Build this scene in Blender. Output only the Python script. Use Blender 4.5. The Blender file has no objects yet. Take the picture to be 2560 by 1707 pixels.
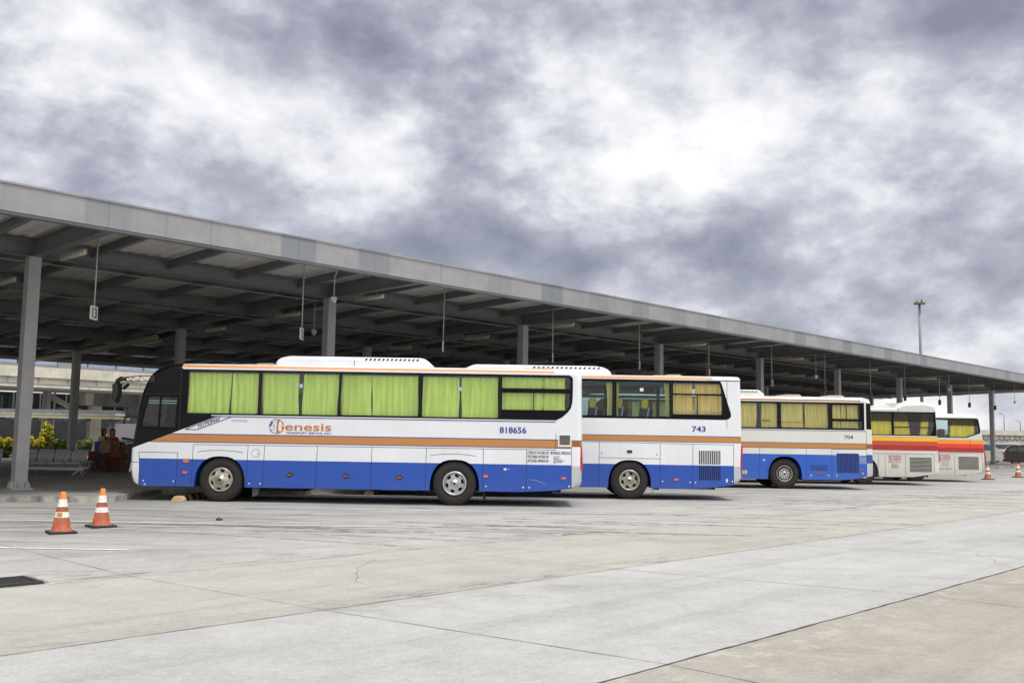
import bpy, bmesh, math, random
from mathutils import Vector, Matrix
from mathutils.geometry import tessellate_polygon
random.seed(7)
SC = bpy.context.scene
COL = SC.collection
R_ = math.radians
# ------------------------------------------------------------------ camera
cam = bpy.data.cameras.new("camera"); co = bpy.data.objects.new("camera", cam); COL.objects.link(co)
cam.sensor_width = 36.0; cam.lens = 33.99; cam.clip_start = .1; cam.clip_end = 3000
TH = math.atan(239/2417); RO = .0165
FW = Vector((0, math.cos(TH), math.sin(TH))); UU = Vector((0, -math.sin(TH), math.cos(TH)))
RV = Vector((math.cos(RO), 0, 0))+UU*math.sin(RO); UV = Vector((-math.sin(RO), 0, 0))+UU*math.cos(RO)
co.matrix_world = Matrix(((RV.x, UV.x, -FW.x, 0), (RV.y, UV.y, -FW.y, 0), (RV.z, UV.z, -FW.z, 1.66), (0, 0, 0, 1)))
SC.camera = co
SC.view_settings.view_transform = 'Standard'; SC.view_settings.look = 'None'
SC.view_settings.exposure = 0.15; SC.view_settings.gamma = 1
SC.cycles.use_denoising = True
SC.cycles.max_bounces = 8; SC.cycles.transparent_max_bounces = 16
SC.cycles.sample_clamp_indirect = 6
# ------------------------------------------------------------------ node helpers
class NT:
    def __init__(s, tree): s.t = tree; s.n = tree.nodes; s.l = tree.links
    def node(s, typ, **kw):
        n = s.n.new(typ)
        for k, v in kw.items(): setattr(n, k, v)
        return n
    def put(s, sock, v):
        if isinstance(v, bpy.types.NodeSocket): s.l.new(v, sock)
        else: sock.default_value = v
    def m(s, op, a, b=None, c=None, clamp=False):
        n = s.node('ShaderNodeMath', operation=op, use_clamp=clamp)
        s.put(n.inputs[0], a)
        if b is not None: s.put(n.inputs[1], b)
        if c is not None: s.put(n.inputs[2], c)
        return n.outputs[0]
    def noise(s, vec, scale, detail=3, rough=.5, dist=0):
        n = s.node('ShaderNodeTexNoise'); n.inputs['Scale'].default_value = scale
        n.inputs['Detail'].default_value = detail; n.inputs['Roughness'].default_value = rough
        n.inputs['Distortion'].default_value = dist
        if vec is not None: s.l.new(vec, n.inputs['Vector'])
        return n.outputs['Fac']
    def mapr(s, v, a, b, c, d):
        n = s.node('ShaderNodeMapRange'); s.put(n.inputs[0], v)
        for i, q in enumerate((a, b, c, d)): n.inputs[i+1].default_value = q
        return n.outputs[0]
    def mix(s, f, a, b, typ='MIX'):
        n = s.node('ShaderNodeMix', data_type='RGBA', blend_type=typ)
        s.put(n.inputs[0], f)
        for i, v in ((6, a), (7, b)):
            if isinstance(v, bpy.types.NodeSocket): s.l.new(v, n.inputs[i])
            else: n.inputs[i].default_value = (*v, 1) if len(v) == 3 else v
        return n.outputs[2]
    def scale(s, vec, sx, sy, sz, rz=0):
        n = s.node('ShaderNodeMapping'); s.l.new(vec, n.inputs['Vector'])
        n.inputs['Scale'].default_value = (sx, sy, sz); n.inputs['Rotation'].default_value = (0, 0, rz)
        return n.outputs[0]
    def sep(s, vec):
        n = s.node('ShaderNodeSeparateXYZ'); s.l.new(vec, n.inputs[0]); return n.outputs
    def comb(s, x, y, z):
        n = s.node('ShaderNodeCombineXYZ')
        for i, v in enumerate((x, y, z)): s.put(n.inputs[i], v)
        return n.outputs[0]
    def ramp(s, f, stops, interp='LINEAR'):
        n = s.node('ShaderNodeValToRGB'); r = n.color_ramp; r.interpolation = interp
        while len(r.elements) < len(stops): r.elements.new(.5)
        for e, (p, c) in zip(r.elements, stops): e.position = p; e.color = (*c, 1)
        s.l.new(f, n.inputs[0]); return n.outputs[0]
# ------------------------------------------------------------------ world: overcast cloud deck over a sky texture
SUN_EL, SUN_AZ = 66, 128      # degrees; azimuth from +Y towards +X
W = bpy.data.worlds.new("World"); SC.world = W; W.use_nodes = True
t = NT(W.node_tree); t.n.clear()
tc = t.node('ShaderNodeTexCoord').outputs['Generated']
sky = t.node('ShaderNodeTexSky', sky_type='NISHITA', sun_disc=False)
sky.sun_elevation = R_(SUN_EL); sky.sun_rotation = R_(SUN_AZ)
X, Y, Z = t.sep(tc)
rd2 = 180/math.pi
az = t.m('MULTIPLY', t.m('ARCTAN2', X, Y), rd2)
el = t.m('MULTIPLY', t.m('ARCSINE', Z), rd2)
dv = t.scale(tc, 1.0, 1.0, 1.6)
def billow(sc, seed, det=7, rough=.52):
    n = t.noise(t.scale(dv, 1, 1, 1, seed), sc, det, rough, .0)
    return t.m('SUBTRACT', 1.0, t.m('MULTIPLY', t.m('ABSOLUTE', t.m('SUBTRACT', n, .5)), 4.0))
n1 = t.noise(dv, 6.0, 10, .55, .1); n2 = t.noise(t.scale(dv, 1, 1, 1, 1.3), 12.0, 8, .56, .1); bi = billow(6.0, .4); n3 = t.noise(dv, 2.0, 3, .5, .2)
wz = t.m('MULTIPLY_ADD', t.m('SUBTRACT', n2, .5), 7.0, az)       # ragged cloud edges
we = t.m('MULTIPLY_ADD', t.m('SUBTRACT', n1, .5), 4.0, el)
BL = [  # azimuth, elevation, widths, amount of the large cloud masses (degrees)
 (-27, 21.5, 6, 3.2, 0.37), (-21, 18.5, 6, 2.2, 0.33), (3.5, 21, 4.5, 3.2, 0.31), (8.5, 17.5, 6.5, 3.5, 0.25), (11.8, 13.6, 3.4, 2.6, 0.31),
 (15.5, 20, 6, 2.6, 0.19), (24, 18, 5, 3, 0.19), (-20.8, 13.2, 2.2, 1.2, 0.27), (-5, 15.7, 7, 2.4, 0.10), (26, 5.6, 4.2, 1.4, 0.25), (-12, 16.5, 4, 1.6, 0.09),
 (-15, 22.8, 8, 2.0, -.50), (-9.5, 20.6, 5, 1.6, -.38), (20, 23.3, 8, 1.6, -.48), (25.5, 21.8, 4, 1.6, -.25), (-27, 16.6, 4, 2.3, -.42),
 (-16, 13.5, 6, 3, -.26), (.8, 12, 7.5, 2.4, -.50), (-5, 10.6, 5, 1.6, -.2), (20, 10.6, 8.5, 2.1, -.26), (22, 7.2, 8, 1.5, -.22), (8, 9.3, 6.5, 1.3, -.18)]
acc = None
for a, e, sa, se, am in BL:
    da = t.m('MULTIPLY', t.m('SUBTRACT', wz, float(a)), 1/sa); de = t.m('MULTIPLY', t.m('SUBTRACT', we, float(e)), 1/se)
    q = t.m('MULTIPLY_ADD', da, da, t.m('MULTIPLY', de, de))
    g = t.m('MULTIPLY', t.m('EXPONENT', t.m('MULTIPLY', q, -.5)), am)
    acc = g if acc is None else t.m('ADD', acc, g)
n5 = t.noise(t.scale(dv, 1, 1, 1, 2.1), 26.0, 6, .55, .0)
b = t.m('MULTIPLY_ADD', acc, .62, .64)
b = t.m('MULTIPLY_ADD', t.m('SUBTRACT', n1, .5), 1.7, b)
b = t.m('MULTIPLY_ADD', t.m('SUBTRACT', n2, .5), 1.0, b)
b = t.m('MULTIPLY_ADD', t.m('SUBTRACT', bi, .45), -.13, b)
b = t.m('MULTIPLY_ADD', t.m('SUBTRACT', n5, .5), .35, b)
colr = t.ramp(b, [(0.0, (.25, .26, .32)), (.22, (.33, .342, .415)), (.40, (.43, .442, .52)), (.56, (.58, .59, .655)), (.73, (.77, .775, .815)), (.95, (.95, .95, .96))])
# a cloud deck is brighter towards the zenith than at the horizon
up = t.mapr(Z, .42, .95, 1.0, 1.7)
bk = t.m('MULTIPLY_ADD', t.m('MULTIPLY', t.mapr(Y, .2, -.7, 0, 1), t.mapr(Z, .12, .45, -.25, 1)), .55, 1.0)
gain = t.m('MULTIPLY', up, bk)
out = t.m('MAXIMUM', t.mapr(Z, .42, .7, 0, 1), t.mapr(Y, .3, -.1, 0, 1))
colr = t.mix(t.m('MULTIPLY', out, .8), colr, (.86, .83, .78))
bg2 = t.node('ShaderNodeBackground'); t.l.new(colr, bg2.inputs[0]); t.l.new(gain, bg2.inputs[1])
bg1 = t.node('ShaderNodeBackground'); t.l.new(sky.outputs[0], bg1.inputs[0]); bg1.inputs[1].default_value = .1
mx = t.node('ShaderNodeMixShader'); mx.inputs[0].default_value = .93
t.l.new(bg1.outputs[0], mx.inputs[1]); t.l.new(bg2.outputs[0], mx.inputs[2])
t.l.new(mx.outputs[0], t.node('ShaderNodeOutputWorld').inputs[0])
# ------------------------------------------------------------------ sun through thin cloud
sl = bpy.data.lights.new("sun", 'SUN'); sl.energy = 1.9; sl.angle = R_(11); sl.color = (1, .965, .91)
so = bpy.data.objects.new("sun", sl); COL.objects.link(so)
sd = Vector((math.sin(R_(SUN_AZ))*math.cos(R_(SUN_EL)), math.cos(R_(SUN_AZ))*math.cos(R_(SUN_EL)), math.sin(R_(SUN_EL))))
so.rotation_euler = sd.to_track_quat('Z', 'Y').to_euler(); so.location = (0, 0, 40)
# ------------------------------------------------------------------ materials
MATS = {}
def mat(name, col, rough=.6, metal=0, coat=0, var=.0, vscale=4, bump=0, bscale=60, spec=.5, emit=None, streak=0):
    if name in MATS: return MATS[name]
    m = bpy.data.materials.new(name); m.use_nodes = True; k = NT(m.node_tree)
    p = k.n['Principled BSDF']; p.inputs['Roughness'].default_value = rough; p.inputs['Metallic'].default_value = metal
    p.inputs['Coat Weight'].default_value = coat; p.inputs['Coat Roughness'].default_value = .08; p.inputs['Specular IOR Level'].default_value = spec
    p.inputs['Base Color'].default_value = (*col, 1)
    if var or bump or streak:
        oc = k.node('ShaderNodeTexCoord').outputs['Object']
        c = (*col, 1)
        if var:
            f = k.noise(oc, vscale, 6, .62)
            lo = tuple(max(0, x*(1-var)) for x in col); hi = tuple(min(1, x*(1+var)) for x in col)
            c = k.mix(k.mapr(f, .3, .7, 0, 1), lo, hi)
        if streak:
            f = k.noise(k.scale(oc, 9, 9, .7), 1.0, 5, .65)
            g = k.mapr(f, .52, .75, 0, streak)
            c = k.mix(g, c if not isinstance(c, tuple) else c, tuple(x*.45 for x in col))
        if not isinstance(c, tuple): k.l.new(c, p.inputs['Base Color'])
        if bump:
            bn = k.node('ShaderNodeBump'); bn.inputs['Strength'].default_value = bump; bn.inputs['Distance'].default_value = .01
            k.l.new(k.noise(oc, bscale, 4), bn.inputs['Height']); k.l.new(bn.outputs[0], p.inputs['Normal'])
    if emit:
        p.inputs['Emission Color'].default_value = (*emit, 1); p.inputs['Emission Strength'].default_value = 1
    MATS[name] = m; return m
def glass(name, tint, refl=1.0):
    if name in MATS: return MATS[name]
    m = bpy.data.materials.new(name); m.use_nodes = True; k = NT(m.node_tree); k.n.clear()
    tr = k.node('ShaderNodeBsdfTransparent'); tr.inputs[0].default_value = (*tint, 1)
    gl = k.node('ShaderNodeBsdfGlossy'); gl.inputs['Roughness'].default_value = .03
    fr = k.node('ShaderNodeFresnel'); fr.inputs[0].default_value = 1.5
    oc = k.node('ShaderNodeTexCoord').outputs['Object']
    bn = k.node('ShaderNodeBump'); bn.inputs['Strength'].default_value = .05; bn.inputs['Distance'].default_value = .02
    k.l.new(k.noise(oc, 1.3, 2), bn.inputs['Height']); k.l.new(bn.outputs[0], gl.inputs['Normal'])
    mx = k.node('ShaderNodeMixShader'); k.l.new(k.m('MULTIPLY', fr.outputs[0], refl, clamp=True), mx.inputs[0])
    k.l.new(tr.outputs[0], mx.inputs[1]); k.l.new(gl.outputs[0], mx.inputs[2])
    k.l.new(mx.outputs[0], k.node('ShaderNodeOutputMaterial').inputs[0])
    MATS[name] = m; return m
def cloth(name, col, dark=.8):
    """curtain cloth: colour varies softly along the folds, a little light passes through"""
    if name in MATS: return MATS[name]
    m = mat(name, col, .9, var=.10, vscale=3)
    k = NT(m.node_tree); p = k.n['Principled BSDF']
    oc = k.node('ShaderNodeTexCoord').outputs['Object']
    f = k.noise(k.scale(oc, 7, 1, .5), 1.6, 4, .6)
    c = k.mix(k.mapr(f, .35, .68, 0, 1), tuple(x*dark for x in col), tuple(min(1, x*1.15) for x in col))
    k.l.new(c, p.inputs['Base Color'])
    p.inputs['Sheen Weight'].default_value = .15
    return m
def paint(name, col, dirt=.12):
    """bus paint: glossy coat over colour, dulled in patches by road film"""
    if name in MATS: return MATS[name]
    m = mat(name, col, .30, coat=.5)
    k = NT(m.node_tree); p = k.n['Principled BSDF']
    oc = k.node('ShaderNodeTexCoord').outputs['Object']
    f1 = k.noise(oc, .9, 6, .6); f2 = k.noise(k.scale(oc, 6, 6, .6), 1.0, 5, .65)
    d = k.m('ADD', k.mapr(f1, .4, .75, 0, dirt), k.mapr(f2, .52, .78, 0, dirt*.9))
    z = k.sep(oc)[2]
    low = k.m('MULTIPLY', k.mapr(z, .32, .75, dirt*3.2, 0), k.mapr(k.noise(oc, 2.6, 5, .6), .3, .7, .25, 1))
    d = k.m('ADD', d, low, clamp=True)
    c = k.mix(d, (*col, 1), (.22, .20, .18, 1))
    k.l.new(c, p.inputs['Base Color']); k.l.new(k.m('MULTIPLY_ADD', d, .9, .22, clamp=True), p.inputs['Roughness'])
    bn = k.node('ShaderNodeBump'); bn.inputs['Strength'].default_value = .35; bn.inputs['Distance'].default_value = .012
    k.l.new(k.noise(k.scale(oc, 1.0, 1.0, 1.6), 1.7, 2), bn.inputs['Height']); k.l.new(bn.outputs[0], p.inputs['Normal']); k.l.new(bn.outputs[0], p.inputs['Coat Normal'])
    return m
WHITE = paint('white_paint', (.78, .81, .86)); WHITE2 = paint('cream_white_paint', (.70, .72, .68)); BLUE = paint('blue_paint', (.005, .070, .42), .03)
BLUE3 = paint('bright_blue_paint', (.012, .10, .52), .05); NAVY = paint('navy_line', (.03, .04, .28), .05); ORANGE = paint('ochre_paint', (.50, .22, .055), .06)
ORANGE2 = paint('roof_stripe_orange', (.62, .27, .08), .06); GREYW = paint('grey_bumper_paint', (.50, .52, .55), .2)
BLACKP = mat('black_gloss_paint', (.004, .004, .006), .14, spec=.22); YELLOW = paint('yellow_paint', (.85, .48, .02), .05); REDO = paint('orange_red_paint', (.55, .07, .03), .06)
DRED = paint('dark_red_paint', (.38, .012, .018), .06); AMB = paint('amber_paint', (.85, .30, .02), .05); RED5 = paint('bright_red_paint', (.75, .035, .02), .05)
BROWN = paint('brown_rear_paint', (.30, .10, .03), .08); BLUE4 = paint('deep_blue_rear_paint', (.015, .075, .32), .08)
FRAME = mat('window_rubber', (.005, .005, .007), .25, spec=.15); RUBBER = mat('tyre_rubber', (.022, .021, .021), .85, var=.35, vscale=9, bump=.3, bscale=40)
DARK = mat('dark_cavity', (.008, .008, .009), .9); LINE = mat('panel_gap', (.03, .03, .035), .8)
STEEL = mat('wheel_silver', (.55, .55, .57), .34, .75, var=.2, vscale=8); STEELW = mat('wheel_worn_silver', (.46, .43, .38), .42, .55, var=.3, vscale=10)
STEELD = mat('wheel_dull_steel', (.30, .26, .22), .55, .5, var=.3, vscale=12); CHROME = mat('bright_bolt', (.7, .7, .72), .25, .8)
AMBERL = mat('amber_lens', (.85, .16, .015), .25, coat=.5); REDL = mat('red_lens', (.55, .012, .012), .2, coat=.6); LAMPG = mat('headlamp_glass', (.35, .36, .38), .12, .5, coat=.8)
PODW = mat('roof_pod_white', (.74, .77, .82), .45, var=.06, vscale=2); TAN = mat('tan_plastic', (.42, .33, .21), .6, var=.15)
PLAST = mat('black_plastic', (.018, .018, .02), .5); INKB = mat('ink_blue', (.015, .035, .26), .5); INKK = mat('ink_black', (.02, .02, .025), .6)
INKR = mat('ink_red', (.42, .03, .03), .6); INKW = mat('ink_white', (.75, .75, .78), .6); INKO = mat('ink_orange', (.50, .17, .03), .5); INKG = mat('ink_grey', (.35, .36, .38), .5)
GREENC = cloth('lime_curtain', (.68, .90, .19)); MUSTC = cloth('mustard_curtain', (.84, .62, .19)); YELC = cloth('yellow_curtain', (.90, .74, .035)); KHAKIC = cloth('khaki_curtain', (.76, .62, .19))
GL1 = glass('pane_clear', (.84, .88, .85), 2.4); GL2 = glass('pane_teal', (.62, .78, .80), 1.5); GLD = glass('pane_tinted', (.16, .16, .15), 1.3)
SEATY = mat('seat_cover_yellow', (.62, .40, .05), .9, var=.15); SEATD = mat('seat_dark_cloth', (.02, .025, .045), .9); SEATB = mat('seat_shell_blue', (.30, .42, .55), .5)
# ------------------------------------------------------------------ mesh helpers
def link(name, me, parent=None, loc=(0, 0, 0), rot=(0, 0, 0)):
    o = bpy.data.objects.new(name, me); COL.objects.link(o); o.location = loc; o.rotation_euler = rot
    if parent: o.parent = parent
    return o
def tag(o, label=None, cat=None, group=None, kind=None):
    if label: o['label'] = label
    if cat: o['category'] = cat
    if group: o['group'] = group
    if kind: o['kind'] = kind
    return o
def thing(name, label, cat, loc=(0, 0, 0), rz=0, group=None):
    return tag(link(name, None, None, loc, (0, 0, rz)), label, cat, group)
def dup(o, parent=None):
    c = o.copy(); COL.objects.link(c); c.parent = parent
    for ch in list(o.children): dup(ch, c)
    return c
class MB:
    def __init__(s): s.v = []; s.f = []; s.mi = []; s.sm = []; s.cur = 0
    def add(s, vs, fs, smooth=False):
        k = len(s.v); s.v += [tuple(p) for p in vs]
        for f in fs: s.f.append([i+k for i in f]); s.mi.append(s.cur); s.sm.append(smooth)
        return s
    def box(s, x0, x1, y0, y1, z0, z1):
        vs = [(x, y, z) for z in (z0, z1) for y in (y0, y1) for x in (x0, x1)]
        return s.add(vs, [(0, 2, 3, 1), (4, 5, 7, 6), (0, 1, 5, 4), (2, 6, 7, 3), (0, 4, 6, 2), (1, 3, 7, 5)])
    def tube(s, pts, r, n=8, cap=True):
        """round bar along a list of points; r may be a list"""
        pts = [Vector(p) for p in pts]; k = len(s.v); L = len(pts)
        rr = r if isinstance(r, (list, tuple)) else [r]*L
        vs = []
        for i, p in enumerate(pts):
            d = (pts[min(i+1, L-1)]-pts[max(i-1, 0)]).normalized()
            a = d.orthogonal().normalized() if i == 0 else (a-d*a.dot(d)).normalized()
            bb = d.cross(a)
            for j in range(n):
                q = 2*math.pi*j/n; vs.append(p+(a*math.cos(q)+bb*math.sin(q))*rr[i])
        fs = [(i*n+j, i*n+(j+1) % n, (i+1)*n+(j+1) % n, (i+1)*n+j) for i in range(L-1) for j in range(n)]
        s.add(vs, fs, True)
        if cap: s.add([], []); s.f += [[k+j for j in reversed(range(n))], [k+(L-1)*n+j for j in range(n)]]; s.mi += [s.cur]*2; s.sm += [False]*2
        return s
    def lathe(s, prof, c=(0, 0, 0), axis='Y', n=32, a0=0, a1=2*math.pi):
        """prof: list of (radius, offset along axis)"""
        L = len(prof); vs = []
        full = abs(a1-a0-2*math.pi) < 1e-6; m = n if full else n+1
        for r, h in prof:
            for j in range(m):
                q = a0+(a1-a0)*j/n; ca, sa = r*math.cos(q), r*math.sin(q)
                vs.append((c[0]+ca, c[1]+h, c[2]+sa) if axis == 'Y' else ((c[0]+ca, c[1]+sa, c[2]+h) if axis == 'Z' else (c[0]+h, c[1]+ca, c[2]+sa)))
        fs = []
        for i in range(L-1):
            for j in range(n):
                a, b2 = i*m+j, i*m+(j+1) % m; fs.append((a, b2, b2+m, a+m))
        return s.add(vs, fs, True)
    def plate(s, outer, holes, y0, y1, ax='XZ'):
        """flat plate with holes; outlines are 2D in the XZ plane (or XY), thickness from y0 to y1"""
        loops = [outer]+list(holes); allp = [p for l in loops for p in l]
        tris = tessellate_polygon([[Vector((p[0], p[1], 0)) for p in l] for l in loops])
        P = (lambda p, h: (p[0], h, p[1])) if ax == 'XZ' else (lambda p, h: (p[0], p[1], h))
        n = len(allp)
        s.add([P(p, y0) for p in allp], [tuple(q) for q in tris])
        if y1 is not None and y1 != y0:
            s.add([P(p, y1) for p in allp], [tuple(reversed(q)) for q in tris])
            k = 0
            for l in loops:
                m = len(l); s.add([P(p, y0) for p in l]+[P(p, y1) for p in l], [(i, (i+1) % m, m+(i+1) % m, m+i) for i in range(m)])
        return s
    def mesh(s, name, mats):
        me = bpy.data.meshes.new(name); me.from_pydata(s.v, [], s.f); me.update()
        for m in (mats if isinstance(mats, (list, tuple)) else [mats]): me.materials.append(m)
        me.polygons.foreach_set('material_index', s.mi); me.polygons.foreach_set('use_smooth', s.sm)
        bm = bmesh.new(); bm.from_mesh(me); bmesh.ops.recalc_face_normals(bm, faces=bm.faces); bm.to_mesh(me); bm.free()
        return me
    def obj(s, name, mats, parent=None, loc=(0, 0, 0), rot=(0, 0, 0)): return link(name, s.mesh(name, mats), parent, loc, rot)
def bev(me, w, seg=2):
    bm = bmesh.new(); bm.from_mesh(me); bmesh.ops.remove_doubles(bm, verts=bm.verts, dist=1e-5)
    es = [e for e in bm.edges if len(e.link_faces) == 2 and e.calc_face_angle(0) > .5]
    bmesh.ops.bevel(bm, geom=es, offset=w, segments=seg, affect='EDGES', profile=.5, clamp_overlap=True); bm.to_mesh(me); bm.free(); return me
def rrect(x0, x1, z0, z1, r=.04, n=3):
    out = []
    for cx, cz, a in ((x1-r, z0+r, -90), (x1-r, z1-r, 0), (x0+r, z1-r, 90), (x0+r, z0+r, 180)):
        for i in range(n+1):
            q = R_(a+90*i/n); out.append((cx+r*math.cos(q), cz+r*math.sin(q)))
    return out
def ell(cx, cz, a, b, n=14): return [(cx+a*math.cos(2*math.pi*i/n), cz+b*math.sin(2*math.pi*i/n)) for i in range(n)]
_TXT = {}
def lettering(txt, x0, x1, z0, z1, y, m, parent=None, bold=0, shear=0, name='lettering', rows=None, space=1, frame=None):
    """flat lettering standing in the XZ plane, facing -Y, fitted into the box"""
    key = (txt, bold, shear, space)
    if key not in _TXT:
        cu = bpy.data.curves.new('text', 'FONT'); cu.body = txt; cu.offset = bold; cu.shear = shear; cu.resolution_u = 3; cu.extrude = .004; cu.space_character = space
        ob = bpy.data.objects.new('text', cu); COL.objects.link(ob)
        bpy.context.view_layer.update()
        me = bpy.data.meshes.new_from_object(ob.evaluated_get(bpy.context.evaluated_depsgraph_get()))
        bpy.data.objects.remove(ob); bpy.data.curves.remove(cu); _TXT[key] = me
    me = _TXT[key].copy(); me.name = name; me.materials.clear(); me.materials.append(m)
    xs = [v.co.x for v in me.vertices]; ys = [v.co.y for v in me.vertices]
    ax, bx, ay, by = min(xs), max(xs), min(ys), max(ys)
    for v in me.vertices:
        px = x0+(v.co.x-ax)/(bx-ax)*(x1-x0); pz = z0+(v.co.y-ay)/(by-ay)*(z1-z0)
        v.co = frame(px, pz, v.co.z*.3) if frame else (px, y-v.co.z*.3, pz)
    return link(name, me, parent)
# terminal axes: u along the canopy edge, d inward from its outer column row
AL = R_(43.704); C0 = Vector((-12.36, 24.6, 0)); CD = Vector((math.sin(AL), math.cos(AL), 0)); CN = Vector((-math.cos(AL), math.sin(AL), 0))
CROT = math.pi/2-AL
def ud(u, d, z=0): return C0+CD*u+CN*d+Vector((0, 0, z))
# ------------------------------------------------------------------ ground
def ground_mat():
    m = bpy.data.materials.new('concrete_paving'); m.use_nodes = True; k = NT(m.node_tree); p = k.n['Principled BSDF']
    g = k.node('ShaderNodeTexCoord').outputs['Object']; x, y, z = k.sep(g)
    rx = k.m('SUBTRACT', x, C0.x); ry = k.m('SUBTRACT', y, C0.y)
    u = k.m('MULTIPLY_ADD', rx, CD.x, k.m('MULTIPLY', ry, CD.y)); d = k.m('MULTIPLY_ADD', rx, CN.x, k.m('MULTIPLY', ry, CN.y))
    uv = k.comb(u, d, 0.0)
    wob = k.m('MULTIPLY_ADD', k.m('SUBTRACT', k.noise(uv, 1.1, 5, .6), .5), .10, d)
    gt = lambda v: k.m('GREATER_THAN', wob, v)
    c = k.mix(gt(-21.71), (.305, .288, .262, 1), (.370, .370, .368, 1))
    c = k.mix(gt(-18.2), c, (.355, .344, .323, 1))
    c = k.mix(gt(-15.0), c, (.365, .362, .358, 1))
    # each cast slab a little lighter or darker than the next
    br = k.m('FLOOR', k.m('DIVIDE', k.m('ADD', u, 4.06), 4.4)); bd = k.m('FLOOR', k.m('DIVIDE', d, 3.3))
    wn = k.node('ShaderNodeTexWhiteNoise', noise_dimensions='2D'); k.l.new(k.comb(br, bd, 0.0), wn.inputs[0])
    c = k.mix(.0, c, k.mix(wn.outputs[0], (.42, .42, .42, 1), (.58, .58, .58, 1)), 'OVERLAY')
    big = k.noise(uv, .22, 6, .62); mid = k.noise(g, 1.6, 6, .65); fine = k.noise(g, 38, 4, .7); br2 = k.noise(k.scale(uv, 5, 60, 1), 1, 4, .6)
    sh = k.m('MULTIPLY_ADD', k.m('SUBTRACT', big, .5), .42, 1.0)
    sh = k.m('MULTIPLY_ADD', k.m('SUBTRACT', mid, .5), .46, sh)
    sh = k.m('MULTIPLY_ADD', k.m('SUBTRACT', fine, .5), .75, sh)
    sh = k.m('MULTIPLY_ADD', k.m('SUBTRACT', k.noise(g, 11, 5, .7), .5), .46, sh)
    sh = k.m('MULTIPLY_ADD', k.m('SUBTRACT', br2, .5), .20, sh)
    stain = k.mapr(k.noise(k.scale(g, .6, 1.3, 1), .55, 6, .66, .4), .56, .72, 0, .26); sh = k.m('MULTIPLY', sh, k.m('SUBTRACT', 1.0, stain))
    lane = k.mapr(k.noise(k.scale(uv, .12, 2.2, 1), 1.0, 6, .65, .2), .5, .75, 0, .2); sh = k.m('MULTIPLY', sh, k.m('SUBTRACT', 1.0, lane))
    pit = k.m('GREATER_THAN', k.noise(g, 21, 2, .5), .735)
    sh = k.m('MULTIPLY_ADD', pit, -.34, sh)
    # tyre film lengthways in the bays, heavier where buses stop
    bay = k.mapr(d, -14.5, -8.5, 0, 1)
    skid = k.noise(k.scale(g, .22, 2.4, 1, R_(-2)), 1.0, 7, .68, .6)
    sk = k.m('MULTIPLY', k.m('MULTIPLY', k.mapr(skid, .46, .74, 0, .62), bay), 1.0)
    film = k.m('MULTIPLY', bay, k.mapr(k.noise(g, .35, 4, .6), .3, .7, .0, .20))
    sh = k.m('MULTIPLY', sh, k.m('SUBTRACT', 1.0, k.m('ADD', sk, film, clamp=True)))
    oil = k.mapr(k.noise(k.scale(g, .5, 1.1, 1), 1.1, 5, .6, .3), .64, .74, 0, .55)
    sh = k.m('MULTIPLY', sh, k.m('SUBTRACT', 1.0, k.m('MULTIPLY', oil, k.mapr(d, -13, -10, 0, 1))))
    # rubbed dark scuffs along the bay-side joint and the slab-lane joint
    def scuff(d0, w0, w1, amt, sc):
        near = k.m('MULTIPLY', k.mapr(d, d0-.04, d0+.02, 0, 1), k.mapr(d, d0+w0, d0+w1, 1, 0))
        nn = k.mapr(k.noise(k.scale(uv, 1.0, 7, 1), sc, 7, .75, .4), .5, .6, 0, 1)
        return k.m('MULTIPLY', k.m('MULTIPLY', near, nn), k.m('MULTIPLY', k.mapr(k.noise(uv, .33, 2), .38, .62, 0, 1), amt))
    for a in ((-15.0, .05, 1.0, .95, 1.5), (-18.2, .03, .6, .6, 1.9)):
        sh = k.m('MULTIPLY', sh, k.m('SUBTRACT', 1.0, scuff(*a)))
    # pale cement skin spilt over the joints
    pale = k.m('MULTIPLY', k.m('MULTIPLY', k.mapr(d, -22.9, -21.75, 0, 1), k.mapr(d, -21.72, -21.7, 1, 0)), k.mapr(k.noise(uv, 3.2, 6, .7), .52, .62, 0, .35))
    c = k.mix(pale, c, (.52, .5, .46, 1))
    # past the terminal: grey asphalt of the car park
    c = k.mix(k.m('GREATER_THAN', u, 80.5), c, (.20, .195, .185, 1))
    c = k.mix(1.0, c, k.comb(sh, sh, sh), 'MULTIPLY')
    k.l.new(c, p.inputs['Base Color']); p.inputs['Roughness'].default_value = .88; p.inputs['Specular IOR Level'].default_value = .25
    bn = k.node('ShaderNodeBump'); bn.inputs['Strength'].default_value = .25; bn.inputs['Distance'].default_value = .006
    k.l.new(k.noise(g, 55, 4, .6), bn.inputs['Height']); k.l.new(bn.outputs[0], p.inputs['Normal'])
    return m
g = MB(); g.add([(-900, -300, 0), (900, -300, 0), (900, 1500, 0), (-900, 1500, 0)], [(0, 1, 2, 3)])
tag(g.obj('ground', ground_mat()), kind='structure')
def ribbon(mb, a, b, w, z=.004, n=None, jit=.3):
    a = Vector(a); b = Vector(b); L = (b-a).length; n = n or max(2, int(L/.25)); dd = (b-a).normalized(); nn = Vector((-dd.y, dd.x, 0)); vs = []
    off = 0
    for i in range(n+1):
        p = a.lerp(b, i/n); ww = w*(1+random.uniform(-jit, jit)); off += random.uniform(-1, 1)*w*jit*.5; off *= .9
        for s in (-.5, .5): vs.append((p.x+nn.x*(ww*s+off), p.y+nn.y*(ww*s+off), z))
    mb.add(vs, [(2*i, 2*i+1, 2*i+3, 2*i+2) for i in range(n)])
j = MB()
for d, w, u0, u1 in ((-21.7, .022, -9, 60), (-18.2, .010, -9, 75), (-15.0, .007, -9, 85), (-9.9, .009, -9, 85)): ribbon(j, ud(u0, d), ud(u1, d), w, n=500, jit=.45)
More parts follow.
